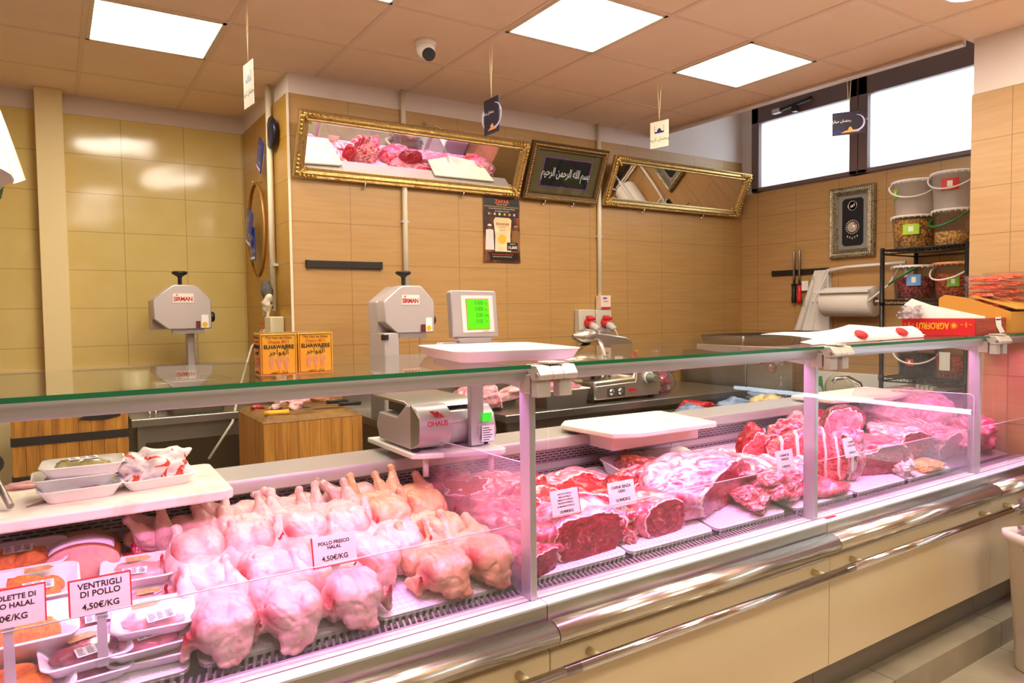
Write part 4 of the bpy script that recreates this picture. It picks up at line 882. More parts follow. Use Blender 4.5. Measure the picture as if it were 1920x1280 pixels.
m = MB(); m.X = M @ Matrix.Translation((.50*W, .36*H, .004)); m.cyl(.033, 0, .0006, n=28); ob('yellow_disc', m, mat('yellow_print', 'eab520', .5), t, True)
for n_, cx, c1, c2 in (('person_figure', .16, 'e8e0d8', 'dcd4c8'), ('person_figure', .88, 'a8842e', '8a5a1c')):
    m = MB(); m.X = M @ Matrix.Translation((cx*W, .54*H, .003)); m.mi = 0; m.lathe([(.016, 0), (.016, .0006)], 18); m.mi = 1; m.prism([(-.03, -.02), (-.012, -.016), (.012, -.016), (.03, -.02), (.036, -.16), (-.036, -.16)], 'z', 0, .0006)
    m.mi = 2; m.X = m.X @ Matrix.Translation((0, .004, .0007)); m.prism([(.018*cos(R_(a)), .017*sin(R_(a))) for a in range(10, 171, 20)], 'z', 0, .0006)
    ob(n_, m, [mat('poster_face', '6e3a1c', .5), mat('poster_cloth_'+c2, c2, .5), mat('poster_hat_'+c1, c1, .5)], t, True)
pb('price_box', .63, .93, .19, .315, pblk, .0045); T('OFFERTA', .012, .78, .29, mat('cream_print', 'e8d8b0', .5), .006); T('15,00€', .028, .78, .235, paper, .006, bold=.0006)
T('RIZ PARFUMÉ LONGUE CONSERVATION', .0098, .5, .125, orange_i); T('DISPONIBLE DANS VOTRE MAGASIN', .0098, .5, .09, cream_i)
# magnetic knife rails
def knife_rail(lb, M, L):
    t = thing('knife_rail', lb, 'knife rack', M.translation, 0); m = MB(); m.X = M; m.box(0, L, 0, .045, 0, .018); ob('bar', m, black_pl, t, True, bevel=.003)
    for z in (.010, .029): m = MB(); m.X = M; m.box(.02, L-.02, z, z+.006, .018, .0195); ob('magnet_strip', m, mat('dark_magnet', '3a332c', .35, .5), t, True)
    for x in (0, L-.02): m = MB(); m.X = M; m.box(x, x+.02, -.001, .046, 0, .021); ob('end_cap', m, black_pl, t, True)
knife_rail('black magnetic knife rail, empty, on the middle tiled wall', frame_m((1.292, 4.262, 1.838), (1, 0, 0), (0, 0, 1)), .49)
knife_rail('black magnetic knife rail on the right wall holding two sharpening steels', frame_m((XR-.002, 3.93, 1.835), (0, -1, 0), (0, 0, 1)), .53)
def steel_rod(y, zt, zb, hc, lb):
    t = thing('sharpening_steel', lb, 'sharpening steel', (XR-.035, y, zb), group=None)
    ob('rod', MB().tube([(XR-.035, y, zb+.16), (XR-.035, y, zt-.02), (XR-.035, y, zt)], [.009, .009, .002], 10), steel_d, t, True)
    ob('handle', MB().tube([(XR-.035, y, zb), (XR-.035, y, zb+.03), (XR-.035, y, zb+.09), (XR-.035, y, zb+.15)], [.017, .021, .016, .020], 12), hc, t, True)
    ob('guard', MB().cyl(.024, zb+.15, zb+.16, (XR-.035, y, 0)), black_pl, t, True)
steel_rod(3.700, 2.045, 1.600, black_pl, 'sharpening steel with black handle on the right wall rail'); steel_rod(3.648, 2.055, 1.600, mat('red_handle', 'e0202a', .35), 'sharpening steel with red handle on the right wall rail')
# roll holder and roll
t = thing('roll_holder', 'white wire holder for the big paper roll on the right wall', 'holder', (XR-.1, 3.15, 1.86)); wp = mat('white_wire', 'ece6e2', .35)
xx = XR-.13
ob('wall_bar', MB().tube([(XR-.02, 3.42, 1.80), (XR-.06, 3.38, 1.855), (XR-.07, 3.2, 1.872), (XR-.07, 2.75, 1.880)], .012, 10), wp, t, True)
ob('arm', MB().tube([(XR-.07, 3.36, 1.86), (xx, 3.40, 1.70), (xx-.12, 3.38, 1.60)], .008, 8), wp, t, True)
ob('arm', MB().tube([(XR-.07, 2.78, 1.875), (xx, 2.84, 1.72), (xx-.12, 2.93, 1.60)], .008, 8), wp, t, True)
ob('tear_bar', MB().box(xx-.135, xx-.095, 2.92, 3.36, 1.668, 1.690), wp, t, True, bevel=.003)
ob('axle', MB().tube([(xx, 3.42, 1.60), (xx, 2.70, 1.60)], .009, 10), wp, t, True)
ob('stay', MB().tube([(XR-.02, 2.78, 1.875), (XR-.02, 2.76, 1.45), (XR-.06, 2.70, 1.42), (XR-.12, 2.62, 1.42)], .011, 8), wp, t, True)
t = thing('paper_roll', 'large white paper towel roll in the wire holder on the right wall', 'paper roll', (xx, 3.14, 1.60))
ob('roll', MB().lathe([(.035, -.20), (.112, -.20), (.115, -.195), (.115, .195), (.112, .20), (.035, .20)], 40, ax='y'), mat('soft_white_paper', 'efe4d8', .85), t)
ob('core', MB().lathe([(.028, -.201), (.036, -.201), (.036, .201), (.028, .201)], 24, ax='y'), mat('cardboard_core', '8f7a64', .8), t)
# carrier bags hanging
bagm = mat('thin_white_plastic', 'ece4da', .4, trans=.12, bump=(9, .8), stretch=(1, 1, .2))
t = thing('carrier_bags', 'bundle of white carrier bags hanging beside the paper roll', 'carrier bags', (XR-.05, 3.53, 1.86))
def bagf(u, v):
    w_ = .13+.20*v; return (XR-.03-.05*sin(pi*u)*(.4+v)-.012*sin(u*19)-.01, 3.46-w_*(.5-u)*-1+.10*v*.9-.02, 1.86-.49*v)
m = MB().grid(bagf, 24, 16); ob('bags', m, bagm, t, True); m = MB().grid(lambda u, v: (XR-.012, bagf(u, v)[1], bagf(u, v)[2]+.004), 12, 8); ob('rear_bags', m, bagm, t, True)
lettering('ECO', .03, mat('green_print', '3aa05a', .5), t, frame_m((XR-.098, 3.56, 1.60), (0, -.1, .995), (0, .995, .1)), world=True); lettering('BIO', .02, mat('green_print', '3aa05a', .5), t, frame_m((XR-.078, 3.49, 1.80), (0, -.1, .995), (0, .995, .1)), world=True)
m = MB().box(XR-.045, XR-.04, 3.56, 3.62, 1.70, 1.78); o = single('paper_tag', m, paper, 'small white tag beside the hanging carrier bags', 'tag')
# sockets on the middle wall
t = thing('power_socket', 'grey socket box with two red plugs, left half of the pair on the wall', 'socket', (3.42, 4.22, 1.38)); 
def plugbox(x, lb):
    t = thing('power_socket', lb, 'socket', (x, 4.262, 1.385), group=None); w_ = .155
    ob('box', MB().box(x, x+w_, 4.20, 4.262, 1.385, 1.565), mat('socket_grey', 'c9c3ae', .5), t, True, bevel=.006)
    M = Matrix.Translation((x+w_*.5, 4.20, 1.47)) @ Matrix.Rotation(R_(25), 4, 'X')
    m = MB(); m.X = M; m.lathe([(.036, .0), (.036, -.05), (.030, -.055)], 18, ax='y'); m.box(-.03, .03, -.05, .0, .035, .055); ob('red_socket', m, mat('red_plastic', 'd2202a', .35), t, True, bevel=.003)
    m = MB(); m.X = M; m.lathe([(.028, -.055), (.030, -.09), (.022, -.13), (.012, -.14)], 16, (0, 0, 0), 'y'); ob('plug', m, grey_pl, t, True)
    p = M @ Vector((0, -.14, 0)); ob('cord', MB().tube([p, p+Vector((.02, -.01, -.05)), p+Vector((.05, .02, -.15)), p+Vector((.08, .04, -.26))], .006, 8), grey_pl, t, True)
bpy.data.objects.remove(t)
plugbox(3.345, 'grey socket box with a red plug, left one under the conduit'); plugbox(3.51, 'grey socket box with a red plug, right one beside the conduit')
t = thing('small_carton', 'small white and red carton standing on the socket box', 'carton', (3.60, 4.22, 1.567)); ob('carton', MB().box(-.05, .05, -.03, .03, 0, .105), mat('carton_white', 'e6d2bc', .6), t, bevel=.002); ob('red_flash', MB().box(-.048, .048, -.0312, -.030, .002, .016), ink_red, t); ob('blue_flash', MB().box(-.03, .01, -.0312, -.030, .078, .090), mat('blue_print', '3a5ab0', .5), t)
lettering('cartine', .018, ink_red, t, frame_m((0, -.031, .06), (1, 0, 0), (0, 0, 1)))
# side wall of the left nook: conduit, hoop, gloves, socket
x = 1.205
t = thing('wall_conduit', 'white conduit pipe on the narrow side wall left of the corner', 'pipe', (x-.02, 4.58, 1.5)); ob('tube', MB().tube([(x-.025, 4.58, ZC), (x-.025, 4.58, 1.58)], .019, 12), mat('pipe_paint', 'e2d8bc', .45), t, True)
for z in (2.66, 1.87): ob('clip', MB().box(x-.03, x, 4.54, 4.60, z-.008, z+.008), grey_pl, t, True)
t = thing('band_saw_blade', 'tan saw blade loop hanging on the narrow side wall', 'saw blade', (x-.02, 4.88, 2.1)); cy, cz, ra, rb = 4.885, 2.115, .215, .305
m = MB(); n = 48
m.loft([[(x-.055+dx, cy+(ra+dr)*cos(2*pi*i/n), cz+(rb+dr)*sin(2*pi*i/n)) for i in range(n)] for dx, dr in ((0, 0), (.022, 0), (.022, .002), (0, .002), (0, 0))], False, False); ob('loop', m, mat('tan_blade', 'b07a3a', .4, .3), t, True)
ob('hook', MB().tube([(x, cy, cz+rb+.02), (x-.06, cy, cz+rb+.005), (x-.065, cy, cz+rb+.03)], .004, 8), chrome, t, True)
blu = mat('blue_blister', '3a3f8c', .4, var=('d8d4c8', 5, .62, .68))
def pack(y, z, w_, h, rx, lb, dx=.05):
    t = thing('blister_pack', lb, 'packet', (x-dx, y, z), rot=(R_(rx), 0, 0)); ob('card', MB().box(-.004, .004, -w_/2, w_/2, -h/2, h/2), blu, t, bevel=.001)
    m = MB(); m.ball((-.012, -.01, 0), (.012, w_*.3, h*.38), 12, 8); ob('bubble', m, film, t); ob('price_strip', MB().box(-.0052, -.004, -w_*.4, w_*.4, -h*.45, -h*.38), paper, t)
pack(4.98, 2.14, .15, .24, 20, 'blue blister pack hanging inside the saw blade loop, upper one', .07); pack(4.95, 2.03, .13, .22, 0, 'blue blister pack hanging inside the saw blade loop, lower one', .055); pack(4.72, 2.58, .12, .20, 30, 'blue packet behind the conduit near the ceiling')
m = MB().lathe([(.05, 0), (.10, 0), (.10, .012), (.05, .012)], 10, ax='x'); single('scissors_holder', m, mat('dark_blue_metal', '2c3048', .3, .6), 'dark octagonal tool hung high beside the conduit on the side wall', 'tool', (x-.04, 4.50, 2.68))
def glove_mesh():
    mb = MB()
    def lim(p0, p1, r0, r1, k=6):
        for i in range(k+1):
            u = i/k; mb.ball([p0[a]+(p1[a]-p0[a])*u for a in range(3)], r0+(r1-r0)*u, 10, 8)
    lim((0, 0, .02), (0, 0, -.03), .030, .042); lim((0, .02, -.03), (0, .01, -.08), .03, .028); lim((0, -.02, -.03), (0, -.015, -.08), .03, .028)
    for i, (y, l) in enumerate(((-.034, .045), (-.012, .06), (.012, .058), (.034, .045))): lim((0, y, -.09), (.01*(i % 2), y*1.5, -.09-l), .0135, .010)
    lim((0, .045, -.04), (.0, .085, -.075), .015, .011)
    return evalmesh(mb, [('REMESH', dict(mode='VOXEL', voxel_size=.005)), ('SMOOTH', dict(factor=.5, iterations=4))])
gm = glove_mesh()
for p in gm.polygons: p.use_smooth = True
gm.materials.append(mat('grey_glove_knit', '5a5750', .85, bump=(300, .5)))
o = bpy.data.objects.new('work_glove', gm); COL.objects.link(o); o.location = (x-.06, 4.60, 1.73); o.rotation_euler = (R_(-25), 0, 0); tag(o, 'grey work glove hanging below the saw blade loop', 'glove')
g2 = gm.copy(); g2.materials.clear(); g2.materials.append(mat('cream_glove', 'e8dcc0', .8))
o = bpy.data.objects.new('work_glove', g2); COL.objects.link(o); o.location = (x-.07, 4.52, 1.65); o.rotation_euler = (R_(30), 0, .2); o.scale = (.8,)*3; tag(o, 'cream glove hanging under the grey glove above the socket', 'glove')
t = thing('power_socket', 'cream socket box with a red collared plug on the side wall of the nook', 'socket', (x, 4.52, 1.46)); ob('box', MB().box(x-.085, x-.001, 4.43, 4.58, 1.36, 1.545), mat('cream_socket', 'd8cca4', .5), t, True, bevel=.008)
ob('plug', MB().lathe([(.036, 0), (.038, .03), (.030, .05), (.030, .13), (.026, .15)], 18, (0, 0, 0), 'y'), mat('cream_socket', 'd8cca4', .5), t).location = (-.05, .08, -.02)
ob('red_collar', MB().lathe([(.040, .03), (.044, .034), (.040, .05)], 18, (0, 0, 0), 'y'), mat('red_plastic', 'd2202a', .35), t).location = (-.05, .08, -.02)
ob('red_lid', MB().box(-.085, -.03, .07, .20, .035, .045), mat('red_plastic', 'd2202a', .35), t)
ob('cord', MB().tube([(x-.05, 4.75, 1.43), (x-.12, 4.78, 1.35), (x-.22, 4.66, 1.12), (x-.30, 4.55, .90), (x-.45, 4.50, .70)], .008, 8), mat('cream_cable', 'd8d0b8', .5), t, True)

# ================================================================ benches, blocks, saws
def bench(name, lb, x0, x1, y0, y1, zt, lip=True):
    t = thing(name, lb, 'workbench', (x0, y0, PT)); P = lambda n, m, ms, **k: ob(n, m, ms, t, True, **k)
    P('top', MB().prism([(y0, zt-.045), (y0, zt-.004), (y0+.004, zt), (y1, zt), (y1, zt-.045)], 'x', x0, x1), steel, bevel=.002); P('apron', MB().box(x0+.03, x1-.03, y0+.06, y0+.075, zt-.15, zt-.045), steel_d)
    P('shelf', MB().box(x0+.02, x1-.02, y0+.05, y1-.03, PT+.18, PT+.21), steel_d); P('backsplash', MB().box(x0, x1, y1-.012, y1, zt, zt+.10), steel)
    for a in (x0+.03, x1-.07):
        for b in (y0+.03, y1-.07): P('leg', MB().box(a, a+.04, b, b+.04, PT, zt-.045), steel_d)
    return t
bench('steel_bench', 'stainless steel bench in the left nook under the bone saw', .36, 1.19, 4.55, 5.40, .965)
bench('steel_bench', 'long stainless steel bench along the middle wall under the slicer', 2.165, 4.35, 3.40, 4.24, .962)
wood_m = mat('butcher_block_wood', 'a0641c', .55, var=('d8963a', 5, .3, .7), stretch=(6, 6, .5), bump=(30, .3)); wood_t = mat('worn_block_top', '6e4a1c', .6, var=('946a30', 12, .3, .7), bump=(25, .6))
def block(lb, x0, x1, y0, y1, zb, zt, bands, seed):
    t = thing('butcher_block', lb, 'butcher block', ((x0+x1)/2, (y0+y1)/2, PT)); n = 9; rr = random.Random(seed)
    m = MB(); 
    for i in range(n):
        a = x0+(x1-x0)*i/n; m.box(a+.0006, x0+(x1-x0)*(i+1)/n-.0006, y0, y1, zb, zt-.03+rr.uniform(-.004, .004))
    ob('staves', m, wood_m, t, True, bevel=.002)
    def tf(u, v):
        e = max(abs(2*u-1), abs(2*v-1)); return (x0+(x1-x0)*u, y0+(y1-y0)*v, zt-.022*max(0, (e-.82)/.18)**2*1.4-.006*noise.noise(Vector((u*5, v*5, seed))))
    g = MB().grid(tf, 24, 24); g.box(x0, x1, y0, y1, zt-.034, zt-.03); ob('worn_top', g, wood_t, t, True)
    for z in bands: ob('iron_band', MB().box(x0-.004, x1+.004, y0-.004, y1+.004, z, z+.045), mat('black_iron_band', '1d1916', .6), t, True)
    for a in (x0+.05, x1-.11):
        for b in (y0+.05, y1-.11): ob('leg', MB().box(a, a+.06, b, b+.06, PT, zb), mat('dark_block_leg', '3a2a18', .7), t, True)
    return t
t = block('butcher block with two black bands at the left, seen under the glass', -.205, .345, 4.58, 5.10, .60, 1.052, [.87, .66], 3)
m = MB(); m.X = Matrix.Translation((.20, 4.574, .995)); m.prism([(-.10, -.005), (-.06, .018), (-.02, .012), (.0, .026), (.03, .02), (.04, .008), (.055, .024), (.10, .022), (.11, .0), (.06, -.012), (.02, -.016), (-.04, -.014)], 'y', 0, .003); ob('scorch_mark', m, mat('charred_wood', '17120e', .8), t, True)
block('worn butcher block by the corner, knives lying on it', .875, 1.40, 3.66, 4.235, .52, 1.036, [], 7)
# knives and scraps on the block
ZB = 1.036
def knife(name, loc, rz, L, hw, hc, lb, blade_w=.028):
    t = thing(name, lb, 'knife', loc, rz=R_(rz)); ob('handle', MB().tube([(0, 0, .012), (.03, 0, .014), (.09, 0, .013), (.125, 0, .014)], [hw*.8, hw, hw*.85, hw], 10, flat=.7), hc, t)
    ob('blade', MB().prism([(.12, -.010), (.12+L*.9, -.006), (.12+L, .004), (.12+L*.8, blade_w*.5), (.12, blade_w*.5)], 'z', .011, .0135), steel_d, t); return t
knife('boning_knife', (.90, 3.74, ZB), -6, .15, .016, mat('yellow_handle', 'e6a51e', .4), 'boning knife with yellow handle on the worn butcher block')
knife('cleaver', (1.44, 3.78, ZB+.006), 168, .20, .015, black_pl, 'black handled knife lying at the right of the worn butcher block', .05); knife('butcher_knife', (1.42, 3.93, ZB+.004), 172, .23, .014, black_pl, 'second black handled knife behind the first on the worn block', .03)
for i, (a, b, s, lb) in enumerate([(.93, 4.02, .06, 'dark red scrap at the left of the worn butcher block'), (1.02, 3.98, .06, 'small pink scrap on the worn butcher block'), (1.12, 3.92, .10, 'curled pink skin on the worn butcher block')]):
    single('meat_scrap', chunk(400+i, (s*1.3, s*.7, s*.5), [red if i == 0 else pale], sub=3, lump=.5), None, lb, 'meat scrap', (a, b, ZB+.0), rz=.4*i)
single('skin_fold', sheet(410, .16, .06, .012, [pale], wave=.03), None, 'raised fold of pink skin standing on the worn butcher block', 'meat scrap', (1.12, 3.97, ZB+.015), rot=(.9, 0, -.1))
single('fat_heap', chunk(411, (.16, .10, .07), [rampmat('orange_fat', [(.3, 'b8642c'), (.6, 'dc9a4e'), (.75, 'e8c090')], 30)], sub=4, lump=.6), None, 'heap of orange fat trimmings at the back of the worn block', 'meat scrap', (1.33, 4.12, ZB))
# cream cloths behind
for i, (cx, lb) in enumerate([(1.02, 'cream rag hung on the side wall behind the worn butcher block, the nearer one'), (1.13, 'cream rag hung on the side wall behind the worn butcher block, the farther one')]):
    m = MB().grid(lambda u, v: (1.19-.015*sin(u*9)-.02*v, cx+3.38+(u-.5)*.09*(1+.4*v), 1.18-.26*v), 12, 6); single('hanging_rag', m, mat('cream_rag', 'e2d6b8', .85), lb, 'rag')
# white tub in the nook
def open_tub(name, lb, x0, x1, y0, y1, z, h, mt, rz=0, group=None):
    w_, d = x1-x0, y1-y0; t = thing(name, lb, 'tub', ((x0+x1)/2, (y0+y1)/2, z), rz=R_(rz))
    ob('tub', MB().loft([rrect(w_*.86, d*.84, .02, 0), rrect(w_*.97, d*.96, .03, h*.95), rrect(w_, d, .03, h*.95), rrect(w_, d, .03, h), rrect(w_*.94, d*.93, .03, h), rrect(w_*.83, d*.81, .02, .006)]), mt, t); return t
t = open_tub('white_tub', 'cream plastic tub with raised end handles on the nook bench', .56, .90, 4.62, 4.84, .967, .075, mat('cream_plastic', 'e4d8ae', .4))
for s in (-1, 1): ob('end_handle', MB().prism([(s*.155, .07), (s*.175, .07), (s*.215, .115), (s*.205, .12)], 'y', -.05, .05), mat('cream_plastic', 'e4d8ae', .4), t)
for dx, lb in ((0, 'left steel knob on the nook bench'), (.035, 'right steel knob on the nook bench')): single('steel_bead', MB().ball((0, 0, .012), .012), chrome, lb, 'knob', (.47+dx, 4.72+dx*.3, .966))
single('waste_pipe', MB().tube([(.44, 5.2, .966), (.44, 5.2, 1.20)], .085, 20), mat('cream_pipe', 'd8cfae', .35), 'fat cream cylinder standing behind the nook bench saw', 'cylinder')
# bone saws
enam = mat('saw_grey_enamel', 'c2b8b4', .38, .35)
def bone_saw(lb, ox, oy, oz, sc, rz=0, slim=False):
    t = thing('bone_saw', lb, 'bone saw', (ox, oy, oz), rz=R_(rz)); hz = .56*sc
    # head outline, local x across, z up, from the bench
    hd = [(-.165, .57), (-.085, .505), (.165, .505), (.170, .512), (.170, .68), (.160, .705), (.09, .775), (.07, .785), (-.04, .785), (-.06, .778), (-.16, .70), (-.168, .685)]
    ob('head', MB().prism([(a*sc, b*sc) for a, b in hd], 'y', -.09*sc, 0), enam, t, bevel=.006)
    ob('head_rear', MB().prism([(a*sc, b*sc) for a, b in [(-.168, .505), (.168, .505), (.168, .70), (.08, .782), (-.05, .782), (-.168, .69)]], 'y', 0, .11*sc), enam, t, bevel=.006)
    ob('column', MB().box(-.168*sc, -.075*sc, -.085*sc, .10*sc, .0, .51*sc) if not slim else MB().box(.042, .085, .02, .10, 0, .51), enam, t, bevel=.004)
    ob('lower_housing', MB().box(-.168*sc, .14*sc, -.07*sc, .10*sc, 0, .17*sc), enam, t, bevel=.004)
    ob('table', MB().box(-.10*sc, .26*sc, -.20*sc, .12*sc, .175*sc, .187*sc), steel, t, bevel=.002)
    ob('blade', MB().box(.085*sc, .093*sc, -.050*sc, -.048*sc, .18*sc, .51*sc), steel_d, t)
    ob('blade_guide', MB().box(-.06*sc, .13*sc, -.06*sc, -.03*sc, .475*sc, .505*sc), steel, t, bevel=.002)
    k = MB().lathe([(.012*sc, .78*sc), (.012*sc, .83*sc), (.018*sc, .84*sc), (.044*sc, .855*sc), (.048*sc, .865*sc), (.040*sc, .872*sc), (.0001, .874*sc)], 24, (0, -.02, 0)); ob('tension_knob', k, black_pl, t)
    ob('door_knob', MB().lathe([(.03*sc, .165*sc), (.034*sc, .185*sc), (.028*sc, .195*sc)], 18, (0, -.04, .58*sc), 'x'), black_pl, t)
    if not slim: ob('hinge_block', MB().box(-.172*sc, -.150*sc, -.10*sc, -.05*sc, .47*sc, .50*sc), black_pl, t)
    ob('maker_plate', MB().box(-.055*sc, .065*sc, -.0925*sc, -.0905*sc, .672*sc, .730*sc), mat('white_plate', 'eadfd4', .4), t)
    lettering('SIRMAN', .036*sc, mat('sirman_red', 'b8141e', .4), t, frame_m((.004*sc, -.0930*sc, .694*sc), (1, 0, 0), (0, 0, 1)), bold=.001, space=.92, squeeze=.92)
    lettering('★', .018*sc, mat('sirman_red', 'b8141e', .4), t, frame_m((-.032*sc, -.0930*sc, .719*sc), (1, 0, 0), (0, 0, 1)))
    ob('instruction_plate', MB().box(.108*sc, .150*sc, -.0925*sc, -.0905*sc, .512*sc, .595*sc), paper, t); ob('yellow_pictogram', MB().cyl(.016*sc, -.0935*sc, -.0925*sc, (.128*sc, 0, .532*sc), 'y'), mat('yellow_print', 'eab520', .5), t)
    ob('switch', MB().box(.075*sc, .100*sc, -.10*sc, -.09*sc, .51*sc, .555*sc), mat('dark_red_switch', '6a2018', .4), t); return t
bone_saw('grey bone saw with octagonal head in the tiled nook, red lettering plate', .688, 4.95, .967, 1.0, 2, True)
bone_saw('tall grey bone saw standing left of the scale, red lettering plate', 1.675, 3.72, .962, .955, 6)
bench('steel_bench', 'steel stand carrying the tall bone saw', 1.50, 2.15, 3.60, 4.24, .962)
single('gap_cover', MB().box(2.11, 2.20, 3.55, 4.2, .94, .955), steel_d, 'narrow steel strip joining the two benches', 'strip')
# ---- slicer
t = thing('meat_slicer', 'large electric meat slicer on the long steel bench, under the red sockets', 'slicer', (3.15, 3.62, .962)); sl = mat('slicer_aluminium', 'c8bfae', .28, .85)
ob('base', MB().prism([(-.26, .02), (.30, .02), (.33, .10), (.30, .25), (.10, .25), (.08, .15), (-.26, .14)], 'y', -.14, .26), sl, t, bevel=.012)
ob('front_panel', MB().prism([(-.25, .022), (.30, .022), (.32, .09), (.30, .23), (.11, .23), (.09, .12), (-.25, .11)], 'y', -.147, -.139), sl, t, bevel=.004)
ob('control_plate', MB().box(-.16, -.01, -.151, -.147, .035, .092), mat('grey_control_plate', '4e4c4a', .4), t)
for cx in (-.125, -.05): ob('push_button', MB().lathe([(.022, -.150), (.020, -.156), (.001, -.157)], 18, (cx, 0, .066), 'y'), chrome, t)
ob('red_badge', MB().box(.03, .09, -.149, -.147, .06, .078), ink_red, t); ob('thickness_dial', MB().lathe([(.035, -.147), (.035, -.165), (.026, -.17), (.026, -.215), (.02, -.22)], 24, (.20, 0, .14), 'y'), mat('grey_dial', '75736c', .4), t); ob('dial_ring', MB().lathe([(.042, -.147), (.042, -.16), (.036, -.16)], 24, (.20, 0, .14), 'y'), white_pl, t)
ob('blade', MB().lathe([(.001, -.02), (.145, -.01), (.15, 0), (.145, .008), (.001, .02)], 40, (-.13, .06, .26), 'x'), chrome, t); ob('blade_guard', MB().lathe([(.150, -.016), (.168, -.016), (.168, .018), (.150, .018)], 40, (-.13, .06, .26), 'x'), sl, t)
ob('carriage', MB().prism([(-.12, .20), (.16, .20), (.22, .26), (.24, .38), (.18, .41), (-.10, .45)], 'y', .04, .07), sl, t, bevel=.01); ob('carriage_foot', MB().prism([(-.06, .10), (.06, .10), (.10, .20), (-.05, .20)], 'y', .02, .08), sl, t, bevel=.008)
m = MB().tube([(-.02, -.02, .13), (-.03, -.03, .19), (-.10, .02, .27)], [.016, .014, .012], 12); m.ball((-.02, -.02, .12), .022, 14, 10); ob('guard_arm', m, chrome, t)
m = MB(); m.ball((-.23, -.02, .43), (.10, .055, .048), 22, 14); ob('motor_cover', m, sl, t, bevel=0); m = MB(); m.ball((-.32, -.02, .43), (.02, .02, .022), 12, 8); ob('motor_cap', m, steel_d, t)
m = MB(); m.ball((-.26, .0, .27), (.15, .09, .06), 22, 14); ob('sharpener_hood', m, sl, t); m = MB().tube([(-.20, -.01, .39), (-.28, -.02, .35), (-.36, -.03, .33)], [.02, .014, .02], 10); ob('clamp_knob', m, black_pl, t)
ob('meat_plate', MB().box(-.42, .02, -.12, .16, .235, .243), steel, t, bevel=.003); ob('body_column', MB().box(-.34, -.16, 0, .16, .02, .24), sl, t, bevel=.02); ob('warning_plate', MB().box(-.035, .035, -.08, -.078, .20, .29), white_pl, t)
ob('plastic_shield', MB().prism([(-.10, .40), (.10, .40), (.06, .47), (-.04, .48)], 'y', .08, .086), acrylic, t)
for a in (-.24, .27): ob('foot', MB().cyl(.022, 0, .022, (a, -.10, 0)), rubber, t); ob('foot', MB().cyl(.022, 0, .022, (a, .22, 0)), rubber, t)
# tub with meat on the bench
t = open_tub('meat_tub', 'white plastic tub with pale meat on the long bench left of the slicer', 2.48, 2.84, 3.44, 3.72, .963, .11, white_pl)
for i in range(2): o = ob('meat_piece', chunk(430+i, (.24, .16, .10), [memb], sub=4, lump=.3), None, t); o.location = (-.05+.1*i, 0, .07)
open_tub('steel_dish', 'flat white dish with meat behind the first post on the bench', 2.34, 2.60, 3.90, 4.12, .963, .14, white_pl)
# lamb leg on the stand
t = thing('raw_joint', 'raw meat joint with exposed bone lying on the bench behind the scale', 'meat', (2.10, 3.68, .967), rz=R_(6))
o = ob('thigh', chunk(440, (.42, .20, .17), [memb, red, fat], [((1, -.35, .2), .52)], lump=.25), None, t); o.location = (.05, 0, 0)
o = ob('shank', chunk(441, (.36, .08, .07), [streaky], sub=4, lump=.3, fold=.1), None, t); o.location = (-.24, 0, .045); o = ob('forequarter', chunk(442, (.40, .12, .10), [pale, red, fat], [((1, 0, 0), .6)], sub=4, lump=.3), None, t); o.location = (.42, .02, .05); o.rotation_euler = (0, R_(-8), 0)
ob('hock', chunk(443, (.12, .07, .08), [red], sub=4, lump=.3), None, t).location = (.62, .01, .075)
# bags of meat right of the slicer
cl = glass('bag_plastic', 'f6f2f2', 1.5, haze=.12, rough=.1)
for i, (bx, by, s, lb) in enumerate([(3.63, 3.68, .11, 'knotted clear bag of red meat on the bench right of the slicer'), (3.47, 3.80, .09, 'tall clear bag of red meat leaning by the slicer')]):
    t = thing('meat_bag', lb, 'bag of meat', (bx, by, .964))
    for j in range(4): o = ob('meat_piece', chunk(450+i*5+j, (s*1.1, s*.8, s*.9), [red if j % 2 else streaky], sub=4, lump=.5), None, t); o.location = (s*.5*cos(j*1.6), s*.4*sin(j*1.6), s*.5*(j//2)+(.06*j if i else 0))
    m = MB().lathe([(s*.9, .0), (s*1.25, .05), (s*1.2, s*1.0), (s*.5, s*1.9), (.018, s*2.1), (.04, s*2.6), (.03, s*2.9)], 18); ob('bag', m, cl, t)
single('orange_tube', MB().tube([(3.90, 4.22, 1.10), (3.93, 4.20, 1.24)], .016, 10), mat('orange_plastic', 'f0a020', .4), 'short orange tube against the wall behind the meat bags', 'tube')
single('loose_cable', MB().tube([(3.45, 4.2, 1.06), (3.65, 4.2, 1.13), (3.9, 4.2, 1.16), (4.15, 4.19, 1.06), (4.35, 4.18, 1.04)], .007, 8), mat('cream_cable', 'd8d0b8', .5), 'white cable looping along the wall right of the slicer', 'cable')
# steel sink block, chest, rack at the right rear
t = thing('steel_oven', 'brushed steel appliance box in the right rear corner', 'appliance', (4.85, 3.80, 0.9)); ob('body', MB().box(4.45, 5.02, 3.55, 4.20, .86, 1.22), steel_d, t, True, bevel=.006)
ob('handle', MB().tube([(4.60, 3.53, 1.14), (4.90, 3.53, 1.14)], .012, 10), black_pl, t, True); ob('door_edge', MB().box(4.46, 5.01, 3.540, 3.549, .88, 1.20), steel, t, True)
t = thing('steel_trough', 'long steel trough with folded rim on top of the corner shelf', 'trough', (5.0, 3.95, 1.22)); ob('trough', MB().loft([rrect(.62, .40, .02, 0), rrect(.68, .46, .02, .12), rrect(.66, .44, .02, .12), rrect(.60, .38, .02, .01)]), steel_d, t, bevel=0).location = (-.06, -.03, .0)
m = MB().lathe([(.03, 0), (.034, .01), (.045, .10), (.042, .10), (.031, .012)], 20); single('glass_beaker', m, glass('beaker', 'f0f0f0', 1.5, haze=.1), 'small clear beaker in front of the steel trough', 'beaker', (5.02, 3.52, 1.22))
